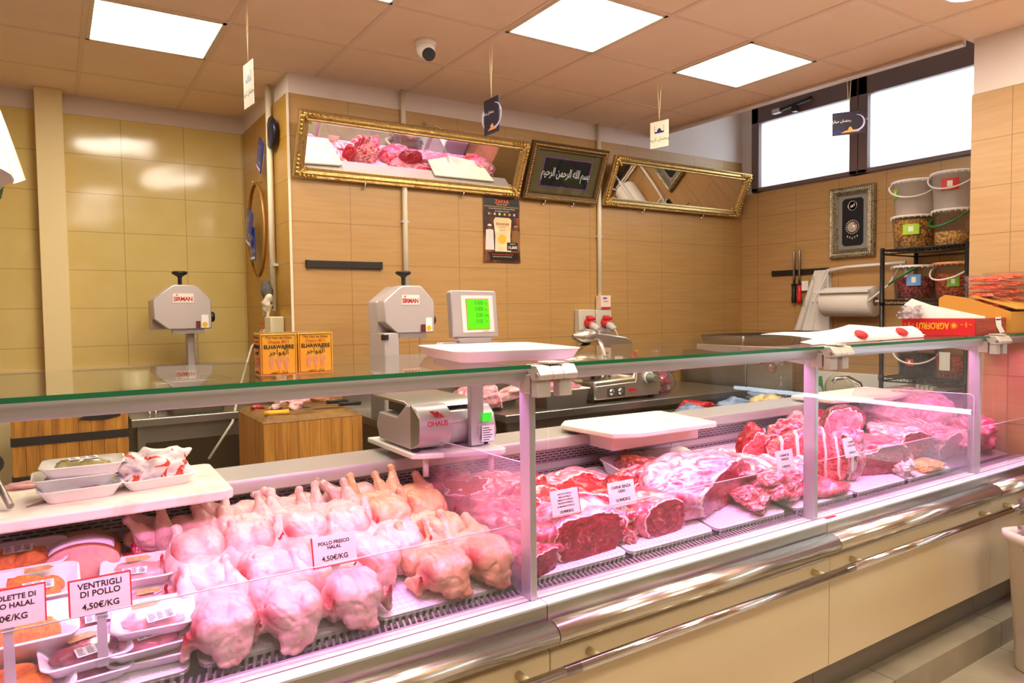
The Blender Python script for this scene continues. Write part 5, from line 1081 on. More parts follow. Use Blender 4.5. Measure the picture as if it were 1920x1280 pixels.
t = thing('glass_bulb', 'pinkish clear glass bulb with stem hanging before the steel appliance', 'bulb', (4.42, 3.30, 1.12)); m = MB(); m.ball((0, 0, 0), .045, 20, 14); ob('bulb', m, glass('pink_glass', 'f0d8d0', 2.0, haze=.15, hazecol='e0b8a8'), t); ob('stem', MB().tube([(.04, 0, .02), (.12, 0, .03)], .018, 10), glass('beaker2', 'f0e8d8', 2, haze=.3), t)
t = thing('chest_cabinet', 'low dark cabinet with blue plastic wrapped packets on top, behind the worktop', 'cabinet', (3.6, 3.0, PT)); ob('body', MB().box(3.05, 4.35, 2.80, 3.38, PT, .86), mat('dark_cabinet', '3a302a', .5), t, True); ob('top', MB().box(3.03, 4.37, 2.78, 3.39, .86, .885), steel, t, True)
bluebag = mat('blue_plastic', '8aa0c0', .35, var=('4c6488', 12, .4, .6), trans=.2, bump=(30, .8)); 
for i, (a, b, mt_, lb) in enumerate([(3.25, 2.98, bluebag, 'blue plastic packet at the left of the low cabinet'), (3.45, 3.15, red, 'red meat packet on the low cabinet'), (3.72, 3.05, bluebag, 'blue plastic packet in the middle of the low cabinet'), (4.00, 3.0, mat('yellowish_bag', 'd8c48c', .4, var=('b89848', 15, .4, .6)), 'yellowish packet at the right of the low cabinet'), (4.2, 3.2, bluebag, 'blue plastic packet at the right end of the low cabinet')]):
    single('wrapped_packet', chunk(470+i, (.24, .20, .11), [mt_], sub=4, lump=.4, fold=.2), None, lb, 'packet', (a, b, .886))
t = thing('sink_unit', 'steel sink worktop along the right wall', 'sink', (4.7, 3.2, PT)); ob('body', MB().box(4.45, 5.27, 2.84, 3.50, PT, .74), steel_d, t, True); ob('top', MB().box(4.42, 5.28, 2.80, 3.53, .74, .775), steel, t, True)
ob('backsplash', MB().box(5.262, 5.282, 2.75, 3.53, .775, 1.04), white_pl, t, True, bevel=.006)
ob('faucet', MB().tube([(5.15, 3.01, .775), (5.15, 3.01, .90), (5.13, 3.04, .98), (5.08, 3.10, 1.02), (5.02, 3.16, 1.015), (5.0, 3.18, .985)], .016, 12), chrome, t, True)
t = thing('detergent_pouch', 'green and white detergent pouch standing by the sink', 'detergent', (4.75, 3.16, .775)); ob('pouch', MB().loft([rrect(.16, .07, .03, 0), rrect(.17, .06, .03, .15), rrect(.15, .02, .008, .27)]), mat('green_pouch', '2e8a2e', .35), t); m = MB(); m.ball((-.01, -.034, .13), (.055, .012, .075), 18, 10); ob('white_print', m, mat('pouch_white', 'dfe4dc', .4), t)
single('plate_on_edge', MB().lathe([(.001, 0), (.10, .004), (.13, .02), (.128, .024), (.098, .010), (.001, .006)], 36, ax='x'), mat('cream_plate', 'e0d2b4', .3), 'cream round plate leaning behind the detergent pouch', 'plate', (5.20, 3.26, .90), rot=(0, R_(-8), 0))
t = thing('clear_bottle', 'clear plastic bottle with grey net beside the steel appliance', 'bottle', (4.62, 3.36, .776)); ob('bottle', MB().lathe([(.04, 0), (.042, .02), (.042, .18), (.015, .24), (.015, .27)], 18), glass('bottle_plastic', 'eef2f2', 2, haze=.15), t); m = MB(); m.ball((-.06, -.04, .04), (.06, .04, .04), 14, 10); ob('net', m, mat('grey_net', 'a8a4a8', .6, bump=(120, 1)), t)
# wire rack
blk = mat('black_coated_wire', '17130f', .4)
t = thing('wire_rack', 'black wire shelf rack with buckets against the right wall', 'shelf rack', (5.0, 2.42, PT)); RX0, RX1, RY0, RY1 = 4.80, 5.24, 2.15, 2.69
for a in (RX0, RX1):
    for b in (RY0, RY1): m = MB().tube([(a, b, PT), (a, b, 1.96)], .015, 12); m.cyl(.019, 1.05, 1.09, (a, b, 0)); m.cyl(.019, 1.57, 1.61, (a, b, 0)); ob('post', m, blk, t, True)
for z in (1.945, 1.60, 1.075, .55):
    m = MB(); 
    for zz in (z, z-.028):
        for a in (RX0, RX1): m.tube([(a, RY0, zz), (a, RY1, zz)], .005, 6)
        for b in (RY0, RY1): m.tube([(RX0, b, zz), (RX1, b, zz)], .005, 6)
    for i in range(1, 20): b = RY0+(RY1-RY0)*i/20; m.tube([(RX0, b, z+.004), (RX1, b, z+.004)], .0025, 5)
    for i in range(12):
        b = RY0+(RY1-RY0)*i/12; e = RY0+(RY1-RY0)*(i+1)/12; m.tube([(RX0, b, z), (RX0, (b+e)/2, z-.028), (RX0, e, z)], .0025, 5)
    ob('shelf', m, blk, t, True)
# buckets
tub = glass('bucket_plastic', 'faf6f0', 1.0, haze=.10, rough=.2, hazecol='fffaf4'); tub_m = glass('milky_bucket_plastic', 'faf6f0', 1.0, haze=.72, rough=.2, hazecol='fffaf4')
def olives(name, c1, c2): 
    m = bpy.data.materials.new(name); m.use_nodes = True; nt = m.node_tree; b = nt.nodes['Principled BSDF']; L = nt.links.new
    tc = nt.nodes.new('ShaderNodeTexCoord'); v = nt.nodes.new('ShaderNodeTexVoronoi'); v.inputs['Scale'].default_value = 56; L(tc.outputs['Object'], v.inputs['Vector'])
    cr = nt.nodes.new('ShaderNodeValToRGB'); cr.color_ramp.elements[0].color = lin(c1); cr.color_ramp.elements[1].color = lin(c2); cr.color_ramp.elements[0].position = .36; cr.color_ramp.elements[1].position = .78  # dark gaps between the pieces: shade painted into the colour
    L(v.outputs['Distance'], cr.inputs[0]); L(cr.outputs[0], b.inputs['Base Color']); b.inputs['Roughness'].default_value = .3; bp = nt.nodes.new('ShaderNodeBump'); bp.invert = True; bp.inputs['Strength'].default_value = .9; bp.inputs['Distance'].default_value = .01
    L(v.outputs['Distance'], bp.inputs['Height']); L(bp.outputs[0], b.inputs['Normal']); return m
def bucket(lb, x, y, z, r, h, fill, fc, lid, labs=(), handle=None, hside=-1, ring=None, up=.25):
    t = thing('bucket', lb, 'bucket', (x, y, z), group=None)
    ob('wall', MB().lathe([(r*.86, 0), (r*.88, .002), (r*.97, h*.9), (r*1.0, h*.9), (r*1.0, h*.93), (r*.975, h*.93)], 32, cap=False), tub if fill > .2 else tub_m, t)
    if fill: ob('contents', MB().lathe([(r*.84, .004), (r*(.84+.10*fill), h*.9*fill), (.001, h*.9*fill+.006)], 28), fc, t)
    m = MB().lathe([(r*1.03, h*.93), (r*1.045, h*.94), (r*1.045, h*.985), (r*.99, h), (.001, h*.985)], 32)
    for i in range(0, 24): a = 2*pi*i/24; m.box(r*1.045*cos(a)-.002, r*1.045*cos(a)+.002, r*1.045*sin(a)-.002, r*1.045*sin(a)+.002, h*.90, h*.98)
    ob('lid', m, lid, t)
    for (ang, zc, w_, hh, col) in labs:
        a0 = R_(ang); n = 8; da = w_/r
        m = MB().grid(lambda u, v: ((r*1.004)*cos(a0+da*(u-.5)), (r*1.004)*sin(a0+da*(u-.5)), zc*h-hh/2+hh*v), n, 1); o = ob('label', m, mat('bucket_label_'+col, col, .5), t)
        q = MB().grid(lambda u, v: ((r*1.010)*cos(a0+da*.3*(u-.5)), (r*1.010)*sin(a0+da*.3*(u-.5)), zc*h-hh*.22+hh*.5*v), 4, 1); ob('label_crest', q, mat('label_pale_print', 'e4e8d0', .5), o)
    if handle:
        a0 = R_(180+hside); pts = [(r*1.07*cos(a0+pi/2*s)*1.0+(-.02 if abs(s) < .9 else 0), r*1.07*sin(a0+pi/2*s), h*.90-r*up*3*cos(s*pi/2)) for s in [-1+i/8 for i in range(17)]]
        ob('handle', MB().tube(pts, .006, 8), handle, t)
    return t
wl = mat('cloudy_lid', 'e6e2dc', .4); whd = mat('white_handle', 'e6e0d8', .4); grn = mat('green_handle', '1e7a3c', .4)
och = olives('ochre_olives', 'e0a83a', '6a4414'); red_o = olives('dark_red_olives', 'b83a3c', '3a101c'); org_o = olives('orange_red_olives', 'd8602a', '7a2410'); chick = olives('small_yellow_beans', 'e8b858', '8a5a20'); blk_o = olives('black_olives', '2a2230', '0e0a10')
AX = 4.99
bucket('cloudy bucket of ochre olives with a green label, on the rack top shelf', AX, 2.58, 1.955, .135, .225, .95, och, wl, [(200, .55, .10, .07, 'a8d030')])
bucket('empty looking cloudy bucket with white handle stacked on the ochre olives', AX, 2.575, 2.182, .138, .235, .12, och, wl, [(150, .62, .05, .065, '8ab82a')], whd, 20)
bucket('cloudy bucket with green handle and yellow beans on the rack top shelf by the pier', AX-.02, 2.315, 1.955, .122, .235, .42, chick, wl, [], grn, -20)
bucket('cloudy bucket with a red label stacked nearest the pier', AX-.02, 2.315, 2.192, .130, .24, 0, None, wl, [(195, .62, .10, .075, 'c82a26')], whd, 10)
bucket('bucket of dark red olives with a blue label, on the middle rack shelf', AX, 2.57, 1.61, .138, .23, .72, red_o, wl, [(205, .55, .085, .075, '6a98d0')], grn, -60)
bucket('bucket of orange red olives with a green label on the middle rack shelf', AX-.02, 2.30, 1.61, .125, .235, .75, org_o, mat('orange_lid', 'd89a60', .4), [(200, .45, .07, .06, '7ab030')], whd, -10)
bucket('bucket of black olives with a red label, on the lower rack shelf', AX, 2.54, 1.085, .135, .21, .8, blk_o, wl, [(185, .45, .05, .05, 'c83030')], whd, 20)
bucket('bucket with bright yellow green lid and a white tag on the lower rack shelf', AX-.02, 2.29, 1.085, .125, .23, .7, org_o, mat('lime_lid', 'b8d020', .35), [(175, .5, .07, .12, 'e6dfd6')], None)
t = thing('rack_tray', 'grey plastic tray of small cartons under the black olives bucket', 'tray', (4.86, 2.50, 1.0)); ob('tray', MB().box(-.05, .3, -.18, .18, -.02, .0), grey_pl, t)
for i in range(4): ob('small_carton', MB().box(-.03, .02, -.14+i*.03, -.12+i*.03, .001, .03+.01*(i % 2)), paper, t)
# ================================================================ things hanging from the ceiling
def card(x, y, L, w_, h, rz, kind, lb):
    t = thing('hanging_card', lb, 'hanging card', (x, y, ZC), rz=R_(rz)); z1 = -L; m1 = mat('cream_string', 'e8d8a8', .8)
    for s in (-1, 1): ob('string', MB().tube([(s*.014, 0, 0), (0, 0, z1+.005)], .0013, 5), m1, t)
    M = Matrix.Translation((0, 0, z1-h/2)) @ Matrix.Rotation(R_(90), 4, 'X')
    dk_ = mat('night_blue_card', '1a1426', .4, var=('2c3a8c', 9, .5, .8)); m = MB(); m.X = M; m.box(-w_/2, w_/2, -h/2, h/2, -.0008, .0008); ob('card', m, card_cream if kind == 'c' else dk_, t)
    for sd in (0, 1):
        Q = M @ Matrix.Rotation(pi*sd, 4, 'Y')
        if kind == 'c':
            m = MB(); m.X = Q @ Matrix.Translation((0, h*.12, .001)); m.prism([(-.035, -.012), (.035, -.012), (.033, .0), (.018, -.002), (.012, .012), (0, .020), (-.012, .012), (-.018, -.002), (-.033, .0)], 'z', 0, .0004); m.box(-.034, -.032, 0, .035, 0, .0004); m.box(.032, .034, 0, .035, 0, .0004); ob('mosque_print', m, mat('navy_print', '1c2a6a', .5), t)
            lettering(arab('رمضان كريم'), .030, ink, t, Q @ Matrix.Translation((0, -h*.18, .001)), ext=.0002)
        else:
            m = MB(); m.X = Q @ Matrix.Translation((w_*.22, -.002, .001)); n = 20; R1 = h*.36
            m.prism([(R1*cos(a), R1*sin(a)) for a in [R_(-130+i*180/n*1.2) for i in range(n+1)]]+[(R1*.88*cos(a)-.003, R1*.9*sin(a)+.003) for a in [R_(86-i*180/n*1.2) for i in range(n+1)]], 'z', 0, .0004); ob('crescent', m, mat('pale_crescent', 'c8b8d8', .4), t)
            m = MB(); m.X = Q @ Matrix.Translation((w_*.05, -h*.36, .001)); m.prism([(-w_*.28, -.006), (w_*.30, -.006), (w_*.18, .004), (.012, .008), (.008, .022), (0, .028), (-.008, .022), (-.012, .008), (-w_*.16, .004)], 'z', 0, .0004); ob('glowing_domes', m, mat('orange_print_glow', 'f09a3a', .4), t)
            lettering(arab('رمضان مبارك'), .022, paper, t, Q @ Matrix.Translation((-w_*.25, h*.12, .001)), ext=.0002)
card(.790, 3.40, .28, .13, .20, -84, 'c', 'cream hanging card seen nearly edge on, over the left nook')
card(2.03, 3.295, .28, .15, .19, -89, 'd', 'dark night sky card turned sideways, hanging left of the middle of the room')
card(3.27, 3.28, .24, .135, .165, -78, 'c', 'cream hanging card with blue mosque drawing over the right mirror')
card(4.155, 2.549, .23, .185, .14, -60, 'd', 'dark hanging card with crescent moon in front of the high window')
card(.26, 2.00, .03, .12, .18, -40, 'd', 'dark hanging card cut by the top edge over the left ceiling light')
# plastic bag bundle at the left edge
t = thing('hanging_bag', 'white plastic bag hanging at the left edge of the view', 'plastic bag', (-.16, 2.0, 2.15))
def bf(u, v): 
    a = 2*pi*u; r = .04+.085*v**.8; return (-.175+r*cos(a)*(1+.10*sin(a*7)), 2.02+r*sin(a)*(1+.1*sin(a*5)), 2.17-.29*v+.012*sin(a*5)*v)
m = MB().grid(bf, 48, 14); ob('bag', m, bagm, t, True); ob('hanging_cord', MB().tube([(-.175, 2.02, 2.16), (-.175, 2.02, ZC)], .004, 6), bagm, t, True)
t = thing('hanging_pennant', 'red and green cloth corner hanging below the plastic bag', 'cloth', (-.20, 2.45, 1.90)); ob('red_cloth', MB().prism([(-.30, 2.03), (-.118, 2.03), (-.106, 1.955), (-.30, 1.93)], 'y', 2.59, 2.60), mat('red_cloth', 'b8442a', .8), t, True); ob('green_cloth', MB().prism([(-.30, 1.93), (-.106, 1.955), (-.115, 1.915), (-.30, 1.87)], 'y', 2.59, 2.60), mat('green_cloth', '3a5a24', .8), t, True)
# ================================================================ things on the worktop and on the glass
ZW = 1.066
def cutboard(lb, pts, z, th, mt=nylon, sup=None, supbox=None):
    cx = sum(p[0] for p in pts)/len(pts); cy = sum(p[1] for p in pts)/len(pts); t = thing('cutting_board', lb, 'cutting board', (cx, cy, z))
    ob('board', MB().prism(pts, 'z', z, z+th), mt, t, True, bevel=.005)
    if supbox: ob('ledge_bracket', MB().box(*supbox), white_pl, t, True, bevel=.004)
    return t
cutboard('thick white cutting board at the left end of the worktop, stained', [(-.75, 1.955), (.375, 1.985), (.395, 2.0), (.40, 2.36), (.385, 2.375), (-.75, 2.375)], 1.068, .028)
cutboard('white cutting board with blood stains and cut corners in the middle of the worktop', [(1.73, 2.30), (1.755, 2.01), (1.86, 1.965), (2.27, 1.955), (2.285, 1.97), (2.33, 2.33), (2.31, 2.345), (1.80, 2.37)], 1.075, .022, supbox=(1.82, 2.30, 2.08, 2.228, 1.01, 1.06))
cutboard('white cutting board further right on the worktop, pinkish in the light', [(3.30, 2.10), (3.62, 1.98), (3.95, 2.03), (4.0, 2.34), (3.30, 2.34)], 1.072, .020)
BZ = 1.096
# trays on the left board
tt = [(.045, 2.14, BZ, 3, 'lowest of the three foam trays on the left cutting board'), (.035, 2.16, BZ+.026, 0, 'middle of the three foam trays on the left cutting board'), (.055, 2.15, BZ+.055, -4, 'top foam tray of olive brown pieces with a label on the left cutting board')]
olive = rampmat('olive_brown_giblets', [(.3, '6a5a34'), (.5, '8a7a48'), (.62, 'b8a850'), (.75, '8a5a44')], 20, coat=.6)
for i, (x, y, z, a, lb) in enumerate(tt):
    foam_tray('foam_tray', (x, y, z), .190, .145, .034, olive if i == 2 else giz_d, lb, rz=R_(a), seed=40+i, heap=1.0, lab=(.0, .12, .065, .034, R_(12)) if i == 2 else None, lumps=4, group='foam trays stacked on the left cutting board')
# wrapped parcel
t = foam_tray('wrapped_parcel', (.225, 2.165, BZ), .19, .14, .03, None, 'crumpled paper wrapped parcel with red print on a foam tray, left cutting board', rz=R_(8), filmed=False, cat='parcel')
wrap = mat('printed_wrapping_paper', 'efe4e2', .6, var=('d8402e', 26, .60, .62), bump=(22, 1.0))
o = ob('wrapping', chunk(501, (.175, .13, .115), [wrap], sub=5, lump=.40, fold=.16, foldf=1.7, freq=1.5), None, t); o.location = (0, 0, .008)
# knife, meat bit, steel on the left board
t = thing('chef_knife', 'knife with grey blade pointing forward from under the foam trays', 'knife', (-.07, 2.085, BZ)); ob('blade', MB().prism([(0, 0), (.035, .05), (.12, .16), (.155, .16), (.13, .11), (.06, .04)], 'z', .001, .0035), steel_d, t); ob('handle', MB().tube([(.135, .155, .012), (.20, .235, .014)], .013, 8), black_pl, t)
single('meat_scrap', chunk(510, (.10, .045, .022), [pale], sub=4, lump=.5), None, 'brownish pink meat scrap on the left cutting board near the edge', 'meat scrap', (-.075, 2.33, BZ))
single('meat_scrap', chunk(511, (.03, .02, .016), [red], sub=3, lump=.5), None, 'tiny red shred beside the scrap on the left cutting board', 'meat scrap', (-.02, 2.345, BZ))
t = thing('hand_steel', 'grey sharpening rod with black guard leaning at the left edge of the board', 'sharpening steel', (-.13, 2.1, BZ)); ob('rod', MB().tube([(-.100, 2.075, BZ+.012), (-.150, 2.24, BZ+.085)], [.008, .009], 10), steel_d, t, True); ob('guard', MB().tube([(-.150, 2.24, BZ+.085), (-.154, 2.252, BZ+.09)], .034, 16), black_pl, t, True); ob('handle', MB().tube([(-.154, 2.252, BZ+.09), (-.19, 2.36, BZ+.14)], .015, 10), black_pl, t, True)
# scale stand and scale
t = thing('scale_board', 'white plastic board carrying the scale, on small feet over the worktop', 'board', (1.1, 2.2, 1.085))
ob('board', MB().prism([(.955, 2.45), (.955, 2.07), (.985, 2.05), (1.235, 1.965), (1.262, 1.985), (1.285, 2.42)], 'z', 1.088, 1.106), white_pl, t, True, bevel=.004)
for a, b in ((1.02, 2.10), (1.23, 2.03), (1.02, 2.38), (1.25, 2.36)): ob('foot', MB().cyl(.010, 1.02 if b < 2.2 else 1.066, 1.088, (a, b, 0), n=12), white_pl, t, True)
t = thing('counter_scale', 'grey counter scale with round ended body, steel pan and tall green lit display', 'scale', (1.11, 2.22, 1.106)); P = lambda n, m, ms, **k: ob(n, m, ms, t, True, **k)
sm_ = mat('scale_silver_paint', 'bdb4b8', .35, .35)
Zs = 1.115
def endp(n=14): return [(2.36, Zs), (2.10, Zs)]+[(2.10+.075*cos(R_(270-180*i/n))-.0, Zs+.075+.072*sin(R_(270-180*i/n))) for i in range(1, n)]+[(2.135, Zs+.140), (2.20, Zs+.095), (2.36, Zs+.095), (2.385, Zs+.05)]
P('left_end', MB().prism(endp(), 'x', .965, 1.085), sm_, bevel=.004)
P('seam', MB().prism([(2.092, Zs+.002), (2.03, Zs+.03), (2.027, Zs+.11), (2.09, Zs+.15)], 'x', .9632, .965), steel_d)
P('printer_body', MB().prism([(2.36, Zs), (2.12, Zs), (2.085, Zs+.03), (2.075, Zs+.08), (2.10, Zs+.115), (2.36, Zs+.10)], 'x', 1.085, 1.19), sm_, bevel=.006)
P('right_end', MB().prism([(2.36, Zs), (2.06, Zs), (2.045, Zs+.04), (2.06, Zs+.10), (2.10, Zs+.13), (2.36, Zs+.10)], 'x', 1.19, 1.265), sm_, bevel=.006)
for a in (.985, 1.10, 1.245): P('foot', MB().cyl(.014, 1.106, Zs, (a, 2.10, 0), n=14), rubber)
P('weighing_pan', MB().prism([(2.12, Zs+.128), (2.16, Zs+.150), (2.44, Zs+.150), (2.44, Zs+.140), (2.17, Zs+.140)], 'x', .975, 1.225), steel, bevel=.002)
P('pan_carrier', MB().box(1.02, 1.19, 2.2, 2.40, Zs+.095, Zs+.14), black_pl)
lettering('OHAUS', .022, ink_red, t, frame_m((1.030, 2.0265, Zs+.088), (1, 0, 0), (0, .12, 1)), world=True, bold=.0005); m = MB(); m.X = frame_m((1.028, 2.030, Zs+.118), (1, 0, 0), (0, .35, 1)); m.cyl(.010, 0, .001, n=18); m.prism([(-.026, .012), (-.008, .012), (-.010, -.002)], 'z', 0, .001); m.prism([(.026, -.010), (.008, -.012), (.012, .004)], 'z', 0, .001); P('red_emblem', m, ink_red)
P('column', MB().box(1.168, 1.218, 2.052, 2.078, Zs-.005, 1.450), alu, bevel=.003)
P('small_display', MB().box(1.205, 1.242, 2.0405, 2.0425, Zs+.075, Zs+.105), mat('green_lcd', '3cf03c', .4, emit=('30e038', .4))); m = MB(); m.box(1.203, 1.252, 2.0405, 2.042, Zs+.008, Zs+.062); P('type_label', m, lab_m)
q = MB(); [q.box(1.207, 1.207+.04*(.6+.4*((i*7) % 5)/5), 2.0398, 2.0405, Zs+.012+i*.008, Zs+.015+i*.008) for i in range(6)]; P('label_print', q, lab_ink)
# display head
Mh = frame_m((1.112, 2.06, 1.478), (1, .06, 0), (0, .10, 1))
m = MB(); m.X = Mh; m.prism([(.0, 0), (.176, -.004), (.182, .002), (.182, .150), (.176, .156), (.004, .158), (-.002, .152), (-.002, .004)], 'z', -.03, 0); P('display_housing', m, sm_, bevel=.004)
m = MB(); m.X = Mh; m.box(.036, .164, .014, .140, 0, .002); P('display_bezel', m, mat('bezel_white', 'e8dcd4', .4))
m = MB(); m.X = Mh; m.box(.054, .146, .024, .128, .002, .003); P('red_display_border', m, ink_red)
m = MB(); m.X = Mh; m.box(.056, .144, .026, .126, .003, .0035); P('lit_display', m, mat('lit_green_display', '48c800', .4, emit=('4af000', .42)))
for i, (s, u) in enumerate((('0.000', 'kg'), ('0.000', 'kg'), ('0.00', '€/kg'), ('0.00', '€'))):
    lettering(s, .019 if i else .020, mat('lcd_dark', '0a3a06', .5), t, Mh @ Matrix.Translation((.105, .114-i*.021, .0038)), world=True, ext=.0001, squeeze=.8); lettering(u, .011, mat('lcd_dark', '0a3a06', .5), t, Mh @ Matrix.Translation((.134, .113-i*.021, .0038)), world=True, ext=.0001, squeeze=.8)
lettering('OHAUS', .007, ink_red, t, Mh @ Matrix.Translation((.128, .018, .0022)), world=True, ext=.0001)
m = MB(); m.X = Mh; m.prism([(.015, -.002), (.160, -.002), (.150, -.020), (.130, -.026), (.045, -.026), (.025, -.018)], 'z', -.028, -.004); P('swivel', m, sm_, bevel=.003); m = MB(); m.X = Mh; m.box(.07, .11, -.04, -.02, -.024, -.008); P('neck', m, sm_)
m = MB().prism([(1.06, 1.448), (1.30, 1.448), (1.295, 1.456), (1.07, 1.462)], 'y', 2.055, 2.10); P('top_bracket', m, alu)
# white pan on the glass
t = thing('white_serving_tray', 'wide white melamine tray lying on the glass top over the first joint', 'tray', (1.11, 1.80, 1.4255), rz=R_(-12)); w_, d = .38, .44
ob('tray', MB().loft([rrect(w_*.86, d*.88, .03, 0), rrect(w_*.92, d*.93, .035, .006), rrect(w_*.985, d*.985, .04, .028), rrect(w_, d, .04, .030), rrect(w_, d, .04, .033), rrect(w_*.97, d*.975, .035, .032), rrect(w_*.90, d*.92, .03, .010)]), mat('white_melamine', 'f4eee6', .25), t)
# tins
tin_m = mat('orange_carton_print', 'e89a22', .35, var=('f4b83c', 5, .4, .6), coat=.3)
def tin(lb, x, y, rz, gr='orange tea cartons on the glass top'):
    t = thing('tea_carton', lb, 'carton', (x, y, 1.4255), rz=R_(rz), group=gr); w_ = .080; h = .094
    ob('box', MB().box(-w_/2, w_/2, 0, w_*.95, 0, h), tin_m, t, bevel=.002); ob('shiny_top', MB().box(-w_/2+.001, w_/2-.001, .001, w_*.95-.001, h, h+.0015), mat('gold_foil', 'e0b860', .2, .8), t)
    br_ = mat('brown_print', '5a3210', .5)
    for s, M in enumerate((frame_m((0, -.0006, 0), (1, 0, 0), (0, 0, 1)), frame_m((-w_/2-.0006, w_*.475, 0), (0, -1, 0), (0, 0, 1)))):
        L_ = lambda tx, sz, yy, mt_=br_, **k: lettering(tx, sz, mt_, t, M @ Matrix.Translation((0, yy, .0002)), ext=.0002, **k)
        L_('The Vert de Chine', .0075, h*.90); L_('Chaara 4011', .0090, h*.80, ink_red); L_('ELHAWAJERE', .0120, h*.68, ink, bold=.0003, squeeze=.92); L_(arab('الهواجر'), .016, h*.55, ink); L_(arab('شاي اخضر'), .009, h*.08, br_)
        m = MB(); m.X = M
        for i in range(3):
            cx = (i-1)*.016; m.prism([(cx-.003, h*.17), (cx+.003, h*.17), (cx+.004, h*.30), (cx-.004, h*.30)], 'z', .0004, .0008); m.X = M @ Matrix.Translation((cx, h*.36, .0004)); m.cyl(.0065, 0, .0004, n=10); m.X = M
        ob('fist_print', m, mat('pink_print', 'd89068', .5), t)
        m = MB(); m.X = M; e = .003
        for a in ((-w_/2+e, w_/2-e, e, e+.001), (-w_/2+e, w_/2-e, h-e-.001, h-e), (-w_/2+e, -w_/2+e+.001, e, h-e), (w_/2-e-.001, w_/2-e, e, h-e)): m.box(a[0], a[1], a[2], a[3], 0, .0005)
        ob('border_print', m, br_, t)
tin('left orange tea carton on the glass top near the corner of the nook', .424, 1.612, -3); tin('right orange tea carton on the glass top near the corner of the nook', .510, 1.620, -3)
kraft0 = mat('kraft_card', 'c08a34', .7)
# paper sheets
t = thing('wrapping_sheet', 'white paper sheets with red round prints lying on the glass, right of the second joint', 'paper', (2.8, 1.72, 1.426))
def pf(u, v): return (2.28+.95*u+.10*v*(1-u), 1.56+.36*v+.03*u, 1.427+.045*u**1.5*v+.012*sin(u*6)*v+.03*v*(1-v))
ob('upper_sheet', MB().grid(lambda u, v: (pf(.18+.82*u, v)[0], pf(.18+.82*u, v)[1]+.02, pf(.18+.82*u, v)[2]+.008), 24, 10), paper, t, True)
def psf(u, v): return (2.30+.88*u, 1.545+.05*v*v+.05*u, 1.4275+(.008+.040*min(1, u*2.2))*v)
ob('printed_sheet', MB().grid(psf, 24, 6), mat('pink_paper', 'efd2d0', .6), t, True)
for i, cu in enumerate((.42, .80)):
    p = Vector(psf(cu, .55)); m = MB(); m.X = frame_m(p+Vector((0, -.004, .003)), (1, .05, 0), (0, .05, .05)); m.X = m.X @ Matrix.Diagonal((2.0, 1, 1, 1)); m.lathe([(.0001, 0), (.022, 0), (.022, .0006), (.0001, .0006)], 24); ob('red_print', m, ink_red, t, True)
t = thing('red_carton', 'open red fruit carton printed upside down, on the glass near the pier', 'carton', (3.63, 1.68, 1.4255)); rc = mat('red_carton_print', 'c4181c', .4)
ob('carton', MB().box(3.48, 3.54, 1.522, 1.85, 1.426, 1.503).box(3.54, 3.78, 1.522, 1.56, 1.426, 1.503), rc, t, True, bevel=.001); ob('striped_end', MB().box(3.482, 3.775, 1.519, 1.5215, 1.427, 1.503), mat('maroon_carton_end', '8c2c1c', .5, var=('a8442a', 40, .45, .55), stretch=(.1, .1, 3)), t, True)
ob('carton_floor', MB().box(3.54, 3.78, 1.56, 1.85, 1.426, 1.44), kraft0, t, True)
ye = mat('yellow_carton_print', 'f0b020', .4); Mc = frame_m((3.4792, 1.85, 1.426), (0, -1, 0), (0, 0, 1))
lettering('AGROFRUT', .042, ye, t, Mc @ Matrix.Translation((.140, .044, 0)) @ Matrix.Rotation(pi, 4, 'Z'), world=True, bold=.0008, squeeze=.70)
for cx in (.035, .29): lettering('~ § ~', .024, ye, t, Mc @ Matrix.Translation((cx, .05, 0)), world=True)
m = MB(); m.X = Mc @ Matrix.Translation((.238, .044, 0)); m.cyl(.009, 0, .0006, n=18)
for i in range(12): a = 2*pi*i/12; m.prism([(.011*cos(a-.12), .011*sin(a-.12)), (.011*cos(a+.12), .011*sin(a+.12)), (.018*cos(a), .018*sin(a))], 'z', 0, .0006)
ob('sun_print', m, ye, t, True)
ob('white_lining', MB().prism([(1.85, 1.504), (1.845, 1.57), (1.81, 1.598), (1.72, 1.565), (1.49, 1.512), (1.49, 1.504)], 'x', 3.49, 3.496), paper, t, True)
o = ob('crumpled_film', chunk(520, (.10, .12, .07), [glass('crumpled_film', 'faf6f4', 2.5, haze=.12, rough=.05)], sub=4, lump=.6, fold=.5, foldf=5), None, t); o.location = (-.16, .12, .075)
ob('paper_tag', MB().prism([(3.66, 1.506), (3.715, 1.508), (3.722, 1.465), (3.76, 1.435), (3.71, 1.43), (3.67, 1.465)], 'y', 1.5165, 1.518), paper, t, True); lettering('MANDORLE', .009, ink, t, frame_m((3.69, 1.516, 1.495), (1, 0, 0), (0, 0, 1)), world=True)
kraft = kraft0
t = thing('kraft_box', 'open ochre cardboard box under the orange food packs by the pier', 'cardboard box', (3.95, 1.70, 1.4255))
ob('side_panel', MB().prism([(1.83, 1.43), (1.83, 1.60), (1.80, 1.617), (1.70, 1.60), (1.505, 1.530), (1.505, 1.43)], 'x', 3.790, 3.796), kraft, t, True)
ob('front_panel', MB().box(3.796, 4.19, 1.505, 1.511, 1.43, 1.530), kraft, t, True); ob('rear_panel', MB().box(3.796, 4.19, 1.845, 1.851, 1.43, 1.53), kraft, t, True); ob('bottom', MB().box(3.796, 4.19, 1.511, 1.845, 1.428, 1.434), kraft, t, True)
ob('flap', MB().prism([(1.70, 1.612), (1.50, 1.545), (1.50, 1.540), (1.70, 1.605)], 'x', 3.84, 4.19), kraft, t, True)
